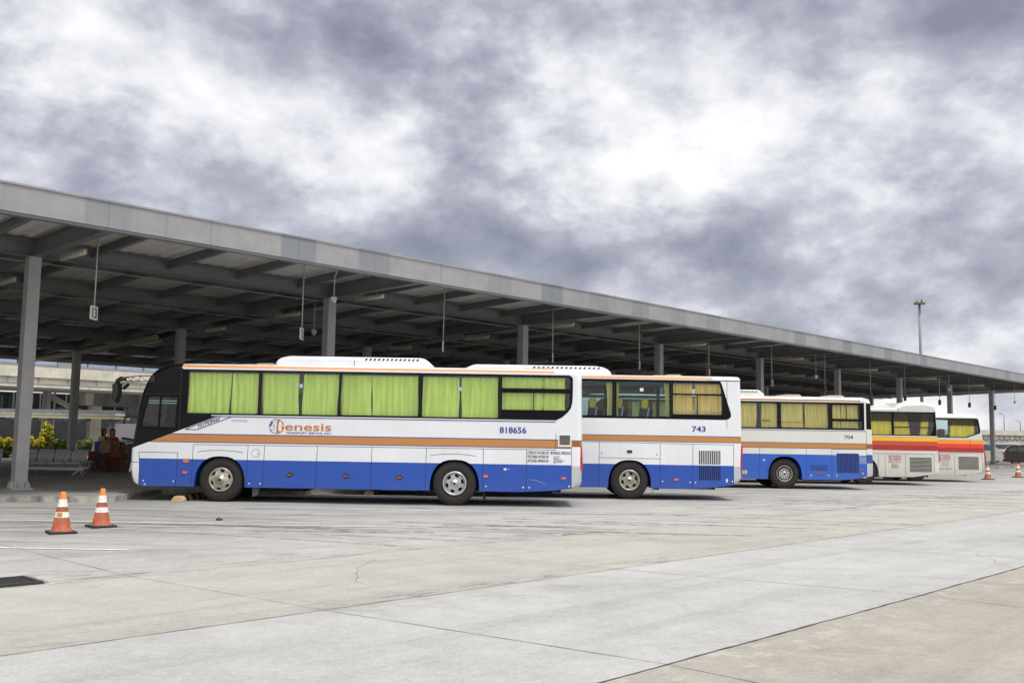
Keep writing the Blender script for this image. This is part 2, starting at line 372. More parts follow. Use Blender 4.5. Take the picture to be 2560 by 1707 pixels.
for i in range(-1, 15):
    P = [(-4.06+4.36*i, -7.5), (-4.06+4.36*i, -15.0), (-3.67+4.5*i, -18.2), (-3.08+4.87*i, -21.7), (-3.05+4.87*i, -27)]
    for (u0, d0), (u1, d1), w in zip(P, P[1:], (.007, .005, .008, .009)): ribbon(j, ud(u0, d0), ud(u1, d1), w, jit=.5)
tag(j.obj('paving_joints', mat('joint_tar', (.07, .068, .065), .95, var=.6, vscale=3)), kind='structure')
# a dark open crack along the nearest joint, widest to the right of the crossing
# bay lines
lw = mat('bay_line_paint', (.72, .70, .64), .8, var=.22, vscale=6)
k = NT(lw.node_tree); f = k.noise(k.node('ShaderNodeTexCoord').outputs['Object'], 14, 6, .7)
pb = k.n['Principled BSDF']; k.l.new(k.mapr(f, .33, .45, .25, 1), pb.inputs['Alpha'])
bl = MB(); YS = [13.74, 17.75, 21.7, 25.85, 29.8, 33.7, 37.7, 41.6, 45.6, 49.6, 53.5, 57.5, 61.5, 65.5, 69.5]
for yl in YS:
    q = ud(0, -12.6); xe = q.x+(yl-q.y)*0.0; # end where d = -12.6
    # (x-C0.x)*CN.x+(y-C0.y)*CN.y = -12.6
    xe = C0.x+(-12.6-(yl-C0.y)*CN.y)/CN.x
    ribbon(bl, (xe-10.3, yl+.2, 0), (xe, yl, 0), .085, z=.008, jit=.12)
tag(bl.obj('bay_lines', lw), kind='structure')
# boarding platform with a saw-tooth kerb
ST = CD*5.5
def saw(off):
    P = []
    for kk in range(-4, 14):
        ax = -9.25+ST.x*kk; ay = 22.45+ST.y*kk
        P += [(ax-.35+off*0, ay+off), (ax-.1-off, ay+.12+off), (ax-off, ay+.45+off), (ax-off, ay+ST.y+off)]
    return P
def plat(off, z0, z1, name, m):
    P = saw(off); q = ud(79.2, -3); P += [(q.x, q.y)]; q = ud(79.2, 28); P += [(q.x, q.y)]; q = ud(-30, 28); P += [(q.x, q.y)]; q = ud(-30, -6); P += [(q.x, q.y)]
    mb = MB(); mb.plate(P, [], z0, z1, 'XY'); return tag(mb.obj(name, m), kind='structure')
pm = mat('platform_concrete', (.27, .262, .25), .8, var=.3, vscale=.7, bump=.1)
plat(.16, .0, .156, 'platform', pm)
plat(0, .0, .145, 'kerb', mat('kerb_concrete', (.36, .355, .32), .9, var=.55, vscale=3.5, bump=.4, bscale=25))
# tyre marks swung out of the bays, and hairline cracks
tm = mat('tyre_mark', (.11, .11, .11), .9); k = NT(tm.node_tree); oc = k.node('ShaderNodeTexCoord').outputs['Object']
k.l.new(k.m('MULTIPLY', k.mapr(k.noise(oc, 2.2, 6, .7), .38, .62, 0, .8), k.mapr(k.noise(k.scale(oc, 3, 14, 1, -.5), 1.5, 4, .7), .4, .6, .2, 1)), k.n['Principled BSDF'].inputs['Alpha'])
rg = random.Random(5); tk = MB()
for i in range(40):
    x0 = -9+rg.random()*26; y0 = 15.5+rg.random()*3+max(0, (x0+3)*.95); ang = rg.uniform(-.12, .22); cv = rg.uniform(-.05, .10); L_ = rg.uniform(2.5, 7); w = rg.choice((.12, .2, .26)); P = []
    for q in range(17):
        tq = q/16; a = -ang-cv*tq*L_*.35; P.append((x0+L_*tq, y0+math.tan(a)*L_*tq))
    if any((Vector((px, py, 0))-C0).dot(CN) > -6.8 for px, py in P): continue
    vs = []
    for px, py in P: ww = w*(.6+.4*math.sin(math.pi*(px-x0)/L_)); vs += [(px, py-ww/2, .0055+i*.00005), (px, py+ww/2, .0055+i*.00005)]
    tk.add(vs, [(2*q, 2*q+1, 2*q+3, 2*q+2) for q in range(16)])
tag(tk.obj('tyre_marks', tm), kind='structure')
ck = MB()
for (ua, da), n_, hd in (((2.2, -16.2), 30, .3), ((9.5, -19.6), 34, -.4), ((-2.4, -17.2), 22, 1.0), ((4.4, -22.6), 30, .2), ((16, -16.5), 30, .1), ((-1.2, -12.2), 26, .5)):
    p = Vector((ua, da)); a = hd
    for i in range(n_):
        a += rg.uniform(-.35, .35); a = a*.9+hd*.1; q = p+Vector((math.cos(a), math.sin(a)))*.11; A_ = ud(p.x, p.y); B_ = ud(q.x, q.y); nn = Vector((-(B_-A_).y, (B_-A_).x, 0)).normalized()*.0022
        ck.add([A_-nn+Vector((0, 0, .0045)), A_+nn+Vector((0, 0, .0045)), B_+nn+Vector((0, 0, .0045)), B_-nn+Vector((0, 0, .0045))], [(0, 1, 2, 3)]); p = q
tag(ck.obj('paving_cracks', mat('crack_grey', (.12, .115, .11), .95)), kind='structure')
# ------------------------------------------------------------------ canopy
STEELP = mat('canopy_steel_paint', (.165, .165, .172), .55, var=.12, vscale=1.2)
COLP = mat('canopy_column_paint', (.40, .40, .415), .5, var=.12, vscale=2)
def fascia_mat():
    m = mat('fascia_sheet', (.3, .3, .3), .42, .25); k = NT(m.node_tree); p = k.n['Principled BSDF']
    x, y, z = k.sep(k.node('ShaderNodeTexCoord').outputs['Object'])
    q = k.m('ADD', k.m('DIVIDE', k.m('ADD', x, .15), 2.5), .5); cell = k.m('FLOOR', q); fr = k.m('ABSOLUTE', k.m('SUBTRACT', k.m('FRACT', q), .5))
    wn = k.node('ShaderNodeTexWhiteNoise', noise_dimensions='1D'); k.l.new(cell, wn.inputs['W'])
    nz = k.noise(k.comb(x, z, 0.0), 1.5, 5, .6)
    pa = k.m('MULTIPLY', k.mapr(k.m('MULTIPLY_ADD', k.m('SUBTRACT', nz, .5), .03, fr), .20, .23, 1, 0), k.mapr(wn.outputs[0], .2, .9, 0, .9))
    c = k.mix(k.mapr(nz, .3, .7, 0, 1), (.28, .28, .292, 1), (.35, .35, .362, 1)); c = k.mix(pa, c, (.21, .23, .26, 1))
    st = k.mapr(k.noise(k.comb(k.m('MULTIPLY', x, 7.0), k.m('MULTIPLY', z, .5), 0.0), 1.0, 5, .7), .55, .75, 0, .35)
    c = k.mix(st, c, (.18, .18, .19, 1)); c = k.mix(k.m('LESS_THAN', fr, .0022), c, (.12, .12, .13, 1))
    k.l.new(c, p.inputs['Base Color']); return m
CAN = thing('bus_station_canopy', 'long flat grey steel canopy on dark columns roofing the bus bays', 'canopy', C0, CROT)
U0, U1, D0, D1 = -27.0, 78.6, -4.7, 27.3
zr = lambda d: 6.56-.036*d                       # underside of the deck
dk = MB(); nU = int((U1-U0-.3)/.1); vs = []; fs = []
for i in range(nU+1):
    u = U0+.15+i*.1; h = (0, .035, .035, 0)[i % 4]
    for d in (D0+.1, 6, 14, D1-.1): vs.append((u, d, zr(d)+h))
fs = [(i*4+q, i*4+q+1, i*4+q+5, i*4+q+4) for i in range(nU) for q in range(3)]
dk.add(vs, fs); dk.obj('roof_deck', mat('deck_sheet', (.74, .725, .68), .6, var=.15, vscale=.6), CAN)
def slope_beam(mb, u, d0, d1, zt0, zt1, zb0, zb1, w, tw=.014, ft=.02):
    """I-beam running inward (along d); heights given at both ends"""
    def sl(ua, ub, za0, za1, zb0_, zb1_):
        vs = [(ua, d0, za0), (ub, d0, za0), (ua, d0, zb0_), (ub, d0, zb0_), (ua, d1, za1), (ub, d1, za1), (ua, d1, zb1_), (ub, d1, zb1_)]
        mb.add(vs, [(0, 1, 3, 2), (4, 6, 7, 5), (0, 4, 5, 1), (2, 3, 7, 6), (0, 2, 6, 4), (1, 5, 7, 3)])
    sl(u-tw/2, u+tw/2, zt0-ft, zt1-ft, zb0+ft, zb1+ft); sl(u-w/2, u+w/2, zt0, zt1, zt0-ft, zt1-ft); sl(u-w/2, u+w/2, zb0+ft, zb1+ft, zb0, zb1)
def ibeam_u(mb, d, u0, u1, zt, zb, w, tw=.016, ft=.022):
    mb.box(u0, u1, d-tw/2, d+tw/2, zb+ft, zt-ft); mb.box(u0, u1, d-w/2, d+w/2, zt-ft, zt); mb.box(u0, u1, d-w/2, d+w/2, zb, zb+ft)
SP = 9.254; NC = range(-2, 9)
GD = [0, 4.95, 9.9, 14.85, 19.8, 24.4]
for d in GD:
    mb = MB(); ibeam_u(mb, d, U0+.3, U1-.3, zr(d)-.075, zr(d)-.50, .22); mb.obj('girder', STEELP, CAN)
for n in NC:
    u = n*SP; mb = MB(); slope_beam(mb, u, D0+.22, -.011, zr(D0)-.13, zr(0)-.078, 6.12, 6.055, .24); slope_beam(mb, u, .011, D1-.2, zr(0)-.078, zr(D1)-.078, zr(0)-.503, zr(D1)-.27, .24)
    mb.obj('cross_beam', STEELP, CAN)
    if n < 8:
        for q in range(4):
            uu = u+1.5+2.17*q; mb = MB(); slope_beam(mb, uu, D0+.2, D1-.2, zr(D0)-.078, zr(D1)-.078, zr(D0)-.30, zr(D1)-.30, .13, .01, .014); mb.obj('joist', STEELP, CAN)
for i, d in enumerate([-2.4, 2.45, 7.4, 12.4, 17.3, 22.1, 26]):
    mb = MB(); mb.box(U0+.3, U1-.3, d-.1, d+.1, zr(d)-.075, zr(d)-.002); mb.obj('purlin', STEELP, CAN)
FM = fascia_mat()
mb = MB(); mb.box(U0, U1, D0-.02, D0+.0, 6.16, 6.76); mb.box(U0, U1, D0-.05, D0-.021, 6.73, 6.775); mb.obj('fascia', FM, CAN)
mb = MB(); mb.box(U0, U1, D0+.003, D0+.2, 6.10, 6.158); mb.box(U0, U1, D0+.003, D0+.02, 6.159, 6.74); mb.obj('edge_beam', STEELP, CAN)
mb = MB(); mb.box(U0, U1, D1, D1+.03, zr(D1)-.31, zr(D1)+.12); mb.box(U0, U1, D1-.18, D1-.002, zr(D1)-.33, zr(D1)-.27); mb.obj('rear_fascia', STEELP, CAN)
for uu in (U0-.03, U1):
    mb = MB(); vs = []
    for a in (uu, uu+.03):
        vs += [(a, D0-.02, 6.76), (a, D1, zr(D1)+.12), (a, D1, zr(D1)-.3), (a, 0, zr(0)-.5), (a, D0-.02, 6.10)]
    mb.add(vs, [(0, 1, 2, 3, 4), (9, 8, 7, 6, 5)]+[(i, (i+1) % 5, 5+(i+1) % 5, 5+i) for i in range(5)]); mb.obj('end_fascia', FM, CAN)
def column(n, d):
    mb = MB(); u = n*SP; zt = zr(d)-.503
    mb.box(u-.15, u+.15, d-.15, d-.136, .15, zt); mb.box(u-.15, u+.15, d+.136, d+.15, .15, zt); mb.box(u-.149, u-.135, d-.1355, d+.1355, .15, zt); mb.box(u+.135, u+.149, d-.1355, d+.1355, .15, zt)
    c = mb.obj('column', COLP, CAN)
    b = MB(); b.box(u-.26, u+.26, d-.26, d+.26, .15, .185)
    for s in (-1, 1):
        for q in (-.09, .09):
            b.plate([(s*.152, .186), (s*.25, .186), (s*.245, .26), (s*.19, .36), (s*.152, .36)], [], q-.008, q+.008)
            for i in range(-10, 0): b.v[i] = (b.v[i][0], b.v[i][1], b.v[i][2])
    # shift the gussets to the column and add the pair on the other two faces
    base = 8
    for i in range(base, len(b.v)): x, y, z = b.v[i]; b.v[i] = (x+u, y+d, z)
    k2 = len(b.v)-base; ex = [(u+(y-d), d+(x-u), z) for x, y, z in b.v[base:]]; nf = [[i+k2 for i in f] for f in b.f[6:]]
    b.v += ex; b.f += nf; b.mi += [0]*len(nf); b.sm += [False]*len(nf)
    b.obj('base_plate', COLP, c)
    if d == 0 and n in (0, 1, 2, 3):
        for s in (-1, 1):
            for i in range(3):
                for jx in range(3): MB().lathe([(.001, -.045), (.026, -.045), (.026, -.0)], (u+s*(.18+.105*i), -.012, 6.19+.1*jx), 'Y', 8).obj('bolt', STEELP, CAN)
for n in NC:
    for d in (0, 9.9, 19.8): column(n, d)
mb = MB(); mb.tube([(9.25, 27, 5.15), (9.25, 20.1, 5.22), (9.25, 12, 5.5)], .13, 12)
for d in (26, 24, 22, 18, 15): mb.tube([(9.25, d, zr(d)-.5), (9.25, d, 5.15+(27-d)*.012)], .015, 6)
mb.obj('drain_pipe', mat('pipe_beige', (.30, .29, .22), .6), CAN)
mb = MB()
for d in (.35, 5.2, 10.2):
    z = zr(d)-.56; mb.tube([(U0+1, d, z), (U1-1, d, z)], .016, 6)
    for i in range(44): mb.tube([(-24+i*2.3, d, z+.02), (-24+i*2.3, d, z-.07)], .022, 6)
mb.obj('sprinkler_pipe', mat('galvanised_pipe', (.34, .34, .34), .5, .4), CAN)
# conduit looped from the column-1 beam to the edge
mb = MB(); mb.tube([(9.4, -.9, 6.16), (9.4, -2.2, 6.28), (9.4, -3.1, 6.34), (9.4, -4.2, 6.3)], .013, 6); mb.obj('conduit', PLAST, CAN)
# ------------------------------------------------------------------ tube lamps
LB = mat('lamp_diffuser', (.58, .56, .42), .35, var=.2, vscale=6); LBX = mat('lamp_body', (.36, .36, .33), .5)
def make_lamp(name='tube_lamp'):
    e = thing(name, None, 'lamp', (0, 0, 0), CROT)
    b = MB(); b.box(-.05, .05, -.72, .72, -.0, .05); b.tube([(0, -.4, .05), (0, -.4, .16)], .012, 6); b.tube([(0, .4, .05), (0, .4, .16)], .012, 6); link('lamp_body', bev(b.mesh('lamp_body', LBX), .006, 1), e)
    d = MB(); d.tube([(0, -.70, -.035), (0, -.69, -.035), (0, .69, -.035), (0, .70, -.035)], [.03, .055, .055, .03], 12); d.obj('diffuser', LB, e)
    return e
ORD = ['first', 'second', 'third', 'fourth', 'fifth', 'sixth', 'seventh', 'eighth', 'ninth', 'tenth']
lp = None
for n in range(0, 9):
    for d, row in ((-1.6, 'outer'), (3.0, 'second'), (7.9, 'third'), (13.0, 'fourth'), (18.1, 'fifth')):
        if n == 0 and d > 4: continue
        if d > 4 and n > 5: continue
        o = make_lamp() if lp is None else dup(lp); lp = lp or o
        o.location = ud(n*SP+.36, d, zr(d)-.66 if d > 0 else 6.0)
        o['group'] = 'tube lamps under the canopy'
        o['label'] = ('pale tube lamp under the canopy edge beside the %s outer column from the left' % ORD[n]) if d < 0 else ('tube lamp of the %s lamp row in from the edge, on the %s cross beam' % (row, ORD[n]))
        cb = MB() if False else None
# ------------------------------------------------------------------ hanging bay number plates
PLW = mat('plate_white', (.70, .70, .68), .5, var=.1); PLG = mat('plate_rim_grey', (.14, .14, .14), .6)
SU = {13: .62, 12: 6.6, 11: 12.1, 10: 17.56, 9: 22.95, 8: 28.2, 7: 33.9, 6: 39.62, 5: 45.38, 4: 50.38, 3: 56.1, 2: 61.7, 1: 67.1}
SBOT = {13: 4.33, 12: 4.35, 11: 4.41, 10: 4.42, 9: 4.5, 8: 4.5, 7: 4.34, 6: 4.28, 5: 4.24, 4: 4.27, 3: 4.22, 2: 4.25, 1: 4.23}
for nn in range(13, 0, -1):
    p = ud(SU[nn], -2.4); e = thing('hanging_sign', 'small white %d bay plate hanging on a thin rod under the canopy edge' % nn, 'sign', p, 0, 'hanging bay number plates'); zb = SBOT[nn]
    r = MB(); r.tube([(0, 0, zb+.34), (0, 0, zr(-2.4)-.08)], .018, 8); r.obj('rod', mat('rod_grey', (.42, .42, .41), .5), e)
    b = MB(); b.plate([(y, z) for y, z in rrect(-.19, .19, zb, zb+.34, .04)], [], -.016, .016)
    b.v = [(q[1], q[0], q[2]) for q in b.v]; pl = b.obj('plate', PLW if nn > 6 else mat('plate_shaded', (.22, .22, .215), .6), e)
    for s in (1, -1):
        lettering(str(nn), (-.13 if nn > 9 else -.08), (.13 if nn > 9 else .08), zb+.045, zb+.295, 0, INKK, pl, bold=.02, frame=lambda px, pz, h, s=s: (s*(.0175+max(h, 0)), s*px, pz))
# dome cameras on drop rods
CAMW = mat('camera_white', (.62, .62, .60), .4)
for i, (u, d, zb, zt, lab) in enumerate([(7.68, -2.4, 5.55, 6.5, 'white dome camera on a bent rod in front of the second outer column'), (10.34, 2.4, 5.12, 6.35, 'white dome camera on a straight rod left of the second outer column'),
        (38.6, -2.4, 5.0, 6.45, 'white dome camera on a rod near the bay 6 plate'), (35.6, 2.4, 4.75, 6.3, 'dome camera hanging over the third bus left of the bay 7 plate'), (57.3, -2.6, 5.2, 6.45, 'white dome camera on a rod above the fifth bus'), (71.8, -2.4, 4.9, 6.4, 'dome camera hanging by the far canopy end at right')]):
    e = thing('dome_camera', lab, 'camera', ud(u, d), 0, 'dome cameras under the canopy')
    r = MB(); top = (.12, -.22, zt) if i == 0 else (0, 0, zt)
    r.tube([(0, 0, zb+.16), (.015, -.03, zb+.8*(zt-zb)), top] if i == 0 else [(0, 0, zb+.16), top], .014, 8); r.obj('rod', mat('rod_pale', (.5, .5, .49), .5), e)
    b = MB(); b.box(-.08, .08, -.08, .08, zb+.07, zb+.17); h = link('housing', bev(b.mesh('housing', CAMW), .012, 1), e)
    l = MB(); l.lathe([(.001, -.07), (.04, -.06), (.062, -.03), (.068, 0), (.068, .025)], (0, 0, zb+.045), 'Z', 14); l.obj('dome', CAMW, e)
    l = MB(); l.lathe([(.001, -.075), (.035, -.064), (.04, -.05)], (0, 0, zb+.045), 'Z', 12); l.obj('lens', PLAST, e)
# ------------------------------------------------------------------ buses
def sstep(a, b, x):
    q = max(0, min(1, (x-a)/(b-a))); return q*q*(3-2*q)
def arch(cx, a, zb, h, n=16):
    pts = []
    for i in range(n+1):
        q = math.pi*(1-i/n); c, s = math.cos(q), math.sin(q); e = 2/2.5
        pts.append((cx+a*math.copysign(abs(c)**e, c), zb+h*abs(s)**e))
    return pts
def shrink(P, e, L, Rf, Rr, Rt, zt):
    out = []
    for x, z in P:
        out.append((x+Rf*e*sstep(1.0, .35, x)-Rr*e*sstep(L-.75, L-.2, x), z-Rt*e*sstep(zt-.45, zt-.05, z)))
    return out
def shell(mb, P, L, W_, Rf, Rr, Rt, Ry, zt, holes_near, holes_far, K=7, bulge=.12):
    """body skin: two flat side plates and a skin wrapped over front, roof and rear, rounded at the edges"""
    lay = []
    for i in range(K+1):
        q = math.pi/2*i/K; lay.append((Ry*(1-math.cos(q)), 1-math.sin(q)))
    lays = lay+[(W_-y, e) for y, e in reversed(lay)]
    near = shrink(P, 1, L, Rf, Rr, Rt, zt)
    mb.plate(near, holes_near, 0, None); mb.plate(near, holes_far, W_, None)
    n = len(P); vs = []
    for y, e in lays: vs += [(x, y, z) for x, z in shrink(P, e, L, Rf, Rr, Rt, zt)]
    mb.add(vs, [(k*n+i, k*n+(i+1) % n, (k+1)*n+(i+1) % n, (k+1)*n+i) for k in range(len(lays)-1) for i in range(n)], True)
def cut_paint(me, cuts, rule, mats):
    me.materials.clear()
    for m in mats: me.materials.append(m)
    bm = bmesh.new(); bm.from_mesh(me)
    for co_, no in cuts: bmesh.ops.bisect_plane(bm, geom=bm.verts[:]+bm.edges[:]+bm.faces[:], plane_co=co_, plane_no=no, dist=1e-5)
    for f in bm.faces:
        c = f.calc_center_median(); f.material_index = rule(c.x, c.y, c.z)
    bm.to_mesh(me); bm.free()
def curtain(parent, x0, x1, z0, z1, y, m, folds=None, x0b=None, x1b=None, seed=0, name='curtain', amp=.016, wave=True):
    rg = random.Random(seed*31+int(x0*977)); nx = max(10, int((x1-x0)*46)); nz = 12; folds = folds or max(2, (x1-x0)*7); vs = []
    x0b = x0 if x0b is None else x0b; x1b = x1 if x1b is None else x1b; ph = rg.random()*6; ph2 = rg.random()*6
    for k_ in range(nz+1):
        tz = k_/nz
        for i in range(nx+1):
            tx = i/nx; a = x0b+(x0-x0b)*tz; b_ = x1b+(x1-x1b)*tz; x = a+(b_-a)*tx
            w = math.sin(ph+folds*2*math.pi*tx+.7*math.sin(3*tx+tz*1.6+ph2)); w2 = math.sin(ph2+folds*5.1*tx+tz*.8)
            z = z0+(z1-z0)*tz
            if k_ == nz: z += .012*math.sin(ph+folds*4*math.pi*tx) if wave else 0
            edge = .018*math.sin(tz*5+ph)*(1-tz) if (i == 0 or i == nx) else 0
            vs.append((x+edge, y+amp*w*(.6+.6*tz)+amp*.45*w2+.012*(1-tz)*math.sin(2*tx+ph), z))
    fs = [(k_*(nx+1)+i, k_*(nx+1)+i+1, (k_+1)*(nx+1)+i+1, (k_+1)*(nx+1)+i) for k_ in range(nz) for i in range(nx)]
    return MB().add(vs, fs, True).obj(name, m, parent)
def wheel(parent, cx, cz, style, r=.53, y0=.04, m=STEEL):
    e = link('wheel', None, parent, (cx, y0, cz)); w = .29; ri = .29
    t_ = MB(); t_.lathe([(ri, .03), (ri+.02, .005), (ri+.07, -.01), (r-.09, -.012), (r-.045, .004), (r-.012, .03), (r, .06), (r, w-.06), (r-.02, w-.02), (ri+.05, w), (ri, w-.02)], n=56)
    for q in (.1, .145, .19): t_.lathe([(r+.001, q-.006), (r+.003, q), (r+.001, q+.006)], n=56)
    t_.obj('tyre', RUBBER, e)
    h = MB(); h.cur = 0; n = 48
    if style == 'cap':
        h.lathe([(.292, .02), (.285, -.012), (.268, -.02), (.258, -.006), (.250, .012)], n=n)
        ring = [(.252*math.cos(2*math.pi*i/60), .252*math.sin(2*math.pi*i/60)) for i in range(60)]
        inner = [(.115*math.cos(2*math.pi*i/30), .115*math.sin(2*math.pi*i/30)) for i in range(30)]
        hol = []
        for i in range(6):
            a = R_(20+60*i); hol.append([(.215*math.cos(a)+px*-math.sin(a)+pz*math.cos(a), .215*math.sin(a)+px*math.cos(a)+pz*math.sin(a)) for px, pz in ell(0, 0, .058, .028, 12)])
        k0 = len(h.v); h.plate(ring, hol+[inner], 0, None); h.plate(ring, hol+[inner], .02, None)
        for i in range(k0, len(h.v)):
            x, y, z = h.v[i]; rr = math.hypot(x, z); h.v[i] = (x, y+.012-.055*(1-(rr/.252)**2), z)
        h.lathe([(.116, -.034), (.108, -.05), (.05, -.056), (.048, -.07), (.03, -.075), (.001, -.075)], n=24)
        for i in range(6):
            a = R_(50+60*i); h.lathe([(.014, -.03), (.012, -.06), (.001, -.062)], (.165*math.cos(a), 0, .165*math.sin(a)), 'Y', 8)
        h.cur = 1; h.lathe([(.26, .06), (.001, .06)], n=24); h.lathe([(.036, -.0765), (.001, -.078)], n=16)
    elif style == 'dish':
        h.lathe([(.292, .02), (.288, -.014), (.262, -.02), (.250, .0), (.244, .06), (.236, .075)], n=n)
        ring = [(.238*math.cos(2*math.pi*i/60), .238*math.sin(2*math.pi*i/60)) for i in range(60)]
        inner = [(.10*math.cos(2*math.pi*i/30), .10*math.sin(2*math.pi*i/30)) for i in range(30)]
        hol = []
        for i in range(6):
            a = R_(15+60*i); hol.append([(.19*math.cos(a)+px*-math.sin(a)+pz*math.cos(a), .19*math.sin(a)+px*math.cos(a)+pz*math.sin(a)) for px, pz in ell(0, 0, .055, .036, 12)])
        k0 = len(h.v); h.plate(ring, hol+[inner], .07, None); h.plate(ring, hol+[inner], .09, None)
        for i in range(k0, len(h.v)):
            x, y, z = h.v[i]; rr = math.hypot(x, z); h.v[i] = (x, y-.05*(1-(rr/.238)**2), z)
        h.lathe([(.102, .03), (.094, .01), (.05, .005), (.045, -.01), (.001, -.012)], n=24)
        for i in range(10):
            a = R_(36*i+10); h.lathe([(.011, .03), (.011, .0), (.001, -.002)], (.135*math.cos(a), 0, .135*math.sin(a)), 'Y', 8)
        h.cur = 1; h.lathe([(.25, .12), (.001, .12)], n=24); h.lathe([(.03, -.0125), (.001, -.014)], n=16)
    else:   # ten round holes in a deep dark rim
        h.cur = 2; h.lathe([(.292, .02), (.285, -.01), (.262, .0), (.235, .05), (.222, .10)], n=n)
        h.cur = 0
        ring = [(.19*math.cos(2*math.pi*i/60), .19*math.sin(2*math.pi*i/60)) for i in range(60)]
        hol = [ell(.138*math.cos(R_(36*i)), .138*math.sin(R_(36*i)), .026, .026, 12) for i in range(10)]
        h.plate(ring, hol, .045, None); h.lathe([(.19, .045), (.195, .1)], n=n)
        h.lathe([(.07, .045), (.065, .01), (.04, .0), (.001, -.0)], n=20)
        h.cur = 1; h.lathe([(.23, .09), (.001, .09)], n=24); h.lathe([(.05, .0085), (.03, -.004), (.001, -.005)], n=16)
    h.obj('rim', [m, DARK, STEELD], e)
    return e
def pod(parent, name, P, y0, y1, R, m, slots=(), seams=()):
    mb = MB(); L = max(p[0] for p in P); x0 = min(p[0] for p in P); zt = max(p[1] for p in P); K = 5
    lay = [(R*(1-math.cos(math.pi/2*i/K)), 1-math.sin(math.pi/2*i/K)) for i in range(K+1)]; W_ = y1-y0
    lays = lay+[(W_-y, e) for y, e in reversed(lay)]; cx = (L+x0)/2; zb = min(p[1] for p in P)
    def s_(e): return [(cx+(x-cx)*(1-e*R*.8/(L-cx)), z-e*R*.75*(z-zb)/(zt-zb)) for x, z in P]
    n = len(P); mb.plate(s_(1), [], 0, None); mb.plate(s_(1), [], W_, None); vs = []
    for y, e in lays: vs += [(x, y, z) for x, z in s_(e)]
    mb.add(vs, [(k*n+i, k*n+(i+1) % n, (k+1)*n+(i+1) % n, (k+1)*n+i) for k in range(len(lays)-1) for i in range(n)], True)
    mb.v = [(x, y+y0, z) for x, y, z in mb.v]; o = mb.obj(name, m, parent)
    for kind, sx, sz, w, h in slots:
        s2 = MB(); s2.plate([(sx, sz), (sx+w, sz), (sx+w+.03, sz+h), (sx+.03, sz+h)], [], y0-.004, y0+.004); s2.obj('vent_slot', PLAST, o)
    for sx in seams:
        s2 = MB(); s2.box(sx-.006, sx+.006, y0-.003, y0+.01, zb+.01, zt-R*.8); s2.obj('seam', LINE, o)
    return o
def flat(parent, name, m, P, y=-.003, t_=.006):
    return MB().plate(P, [], y, y+t_).obj(name, m, parent)
def rect(x0, x1, z0, z1): return [(x0, z0), (x1, z0), (x1, z1), (x0, z1)]
def gaps(parent, segs, w=.011):
    for a in segs:
        for (x0, z0), (x1, z1) in zip(a, a[1:]):
            d = Vector((x1-x0, z1-z0)).normalized()*w*.5; n = (-d.y, d.x)
            flat(parent, 'panel_gap', LINE, [(x0-d.x+n[0], z0-d.y+n[1]), (x1+d.x+n[0], z1+d.y+n[1]), (x1+d.x-n[0], z1+d.y-n[1]), (x0-d.x-n[0], z0-d.y-n[1])], -.0022, .004)
def dots(parent, pts, r=.022, m=None, name='lock_stud'):
    for x, z in pts: MB().lathe([(r, .002), (r, -.006), (r*.5, -.012), (.001, -.012)], (x, 0, z), 'Y', 10).obj(name, m or CHROME, parent)
def marker(parent, x, z, w=.055, h=.026, oval=False, m=None):
    P = ell(x, z, w, h, 16) if oval else rrect(x-w, x+w, z-h, z+h, .008, 2)
    return flat(parent, 'side_marker', m or AMBERL, P, -.016, .02)
def louvres(parent, x0, x1, z0, z1, n, m, vertical=True, name='vent', hook=0):
    o = flat(parent, name, m, rect(x0-.01, x1+.01, z0-.01, z1+.01), -.002, .004)
    for i in range(n):
        if vertical:
            a = x0+(x1-x0)*(i+.5)/n; w = (x1-x0)/n*.30
            flat(o, 'slot', DARK, [(a-w-hook, z0), (a+w-hook, z0), (a+w, z0+.05), (a+w, z1), (a-w, z1), (a-w, z0+.05)], -.0045, .003)
        else:
            a = z0+(z1-z0)*(i+.5)/n; w = (z1-z0)/n*.29; flat(o, 'slot', DARK, rect(x0, x1, a-w, a+w), -.0045, .003)
    return o
def window(parent, P, holes_glass, m):
    """pane set behind the dark rubber; returns the pane so its curtains can hang on it"""
    return MB().plate(P, [], .018, None).obj('window', m, parent)
def seat(parent, x, y, m=None, top=2.93):
    s = link('seat', None, parent, (x, y, 0)); z = top
    prof = [(-.17, z-1.0), (.0, z-1.02), (.05, z-.55), (.12, z-.14), (.10, z-.02), (.03, z), (-.05, z-.1), (-.10, z-.5)]
    me = MB().plate(prof, [], -.21, .21).mesh('seat_back', SEATD); link('seat_back', bev(me, .03, 2), s)
    hp = [(-.075, z-.27), (.085, z-.30), (.135, z-.14), (.12, z-.01), (.05, z+.025), (-.03, z-.01), (-.075, z-.12)]
    link('head_cover', bev(MB().plate(hp, [], -.225, .225).mesh('head_cover', m or SEATY), .03, 2), s)
    link('seat_shell', bev(MB().plate([(.0, z-1.0), (.05, z-1.0), (.16, z-.3), (.16, z-.22), (.125, z-.24), (.07, z-.55)], [], -.19, .19).mesh('seat_shell', SEATB), .01, 1), s)
    link('cushion', bev(MB().box(-.55, -.02, -.21, .21, z-1.15, z-.98).mesh('cushion', SEATD), .04, 2), s)
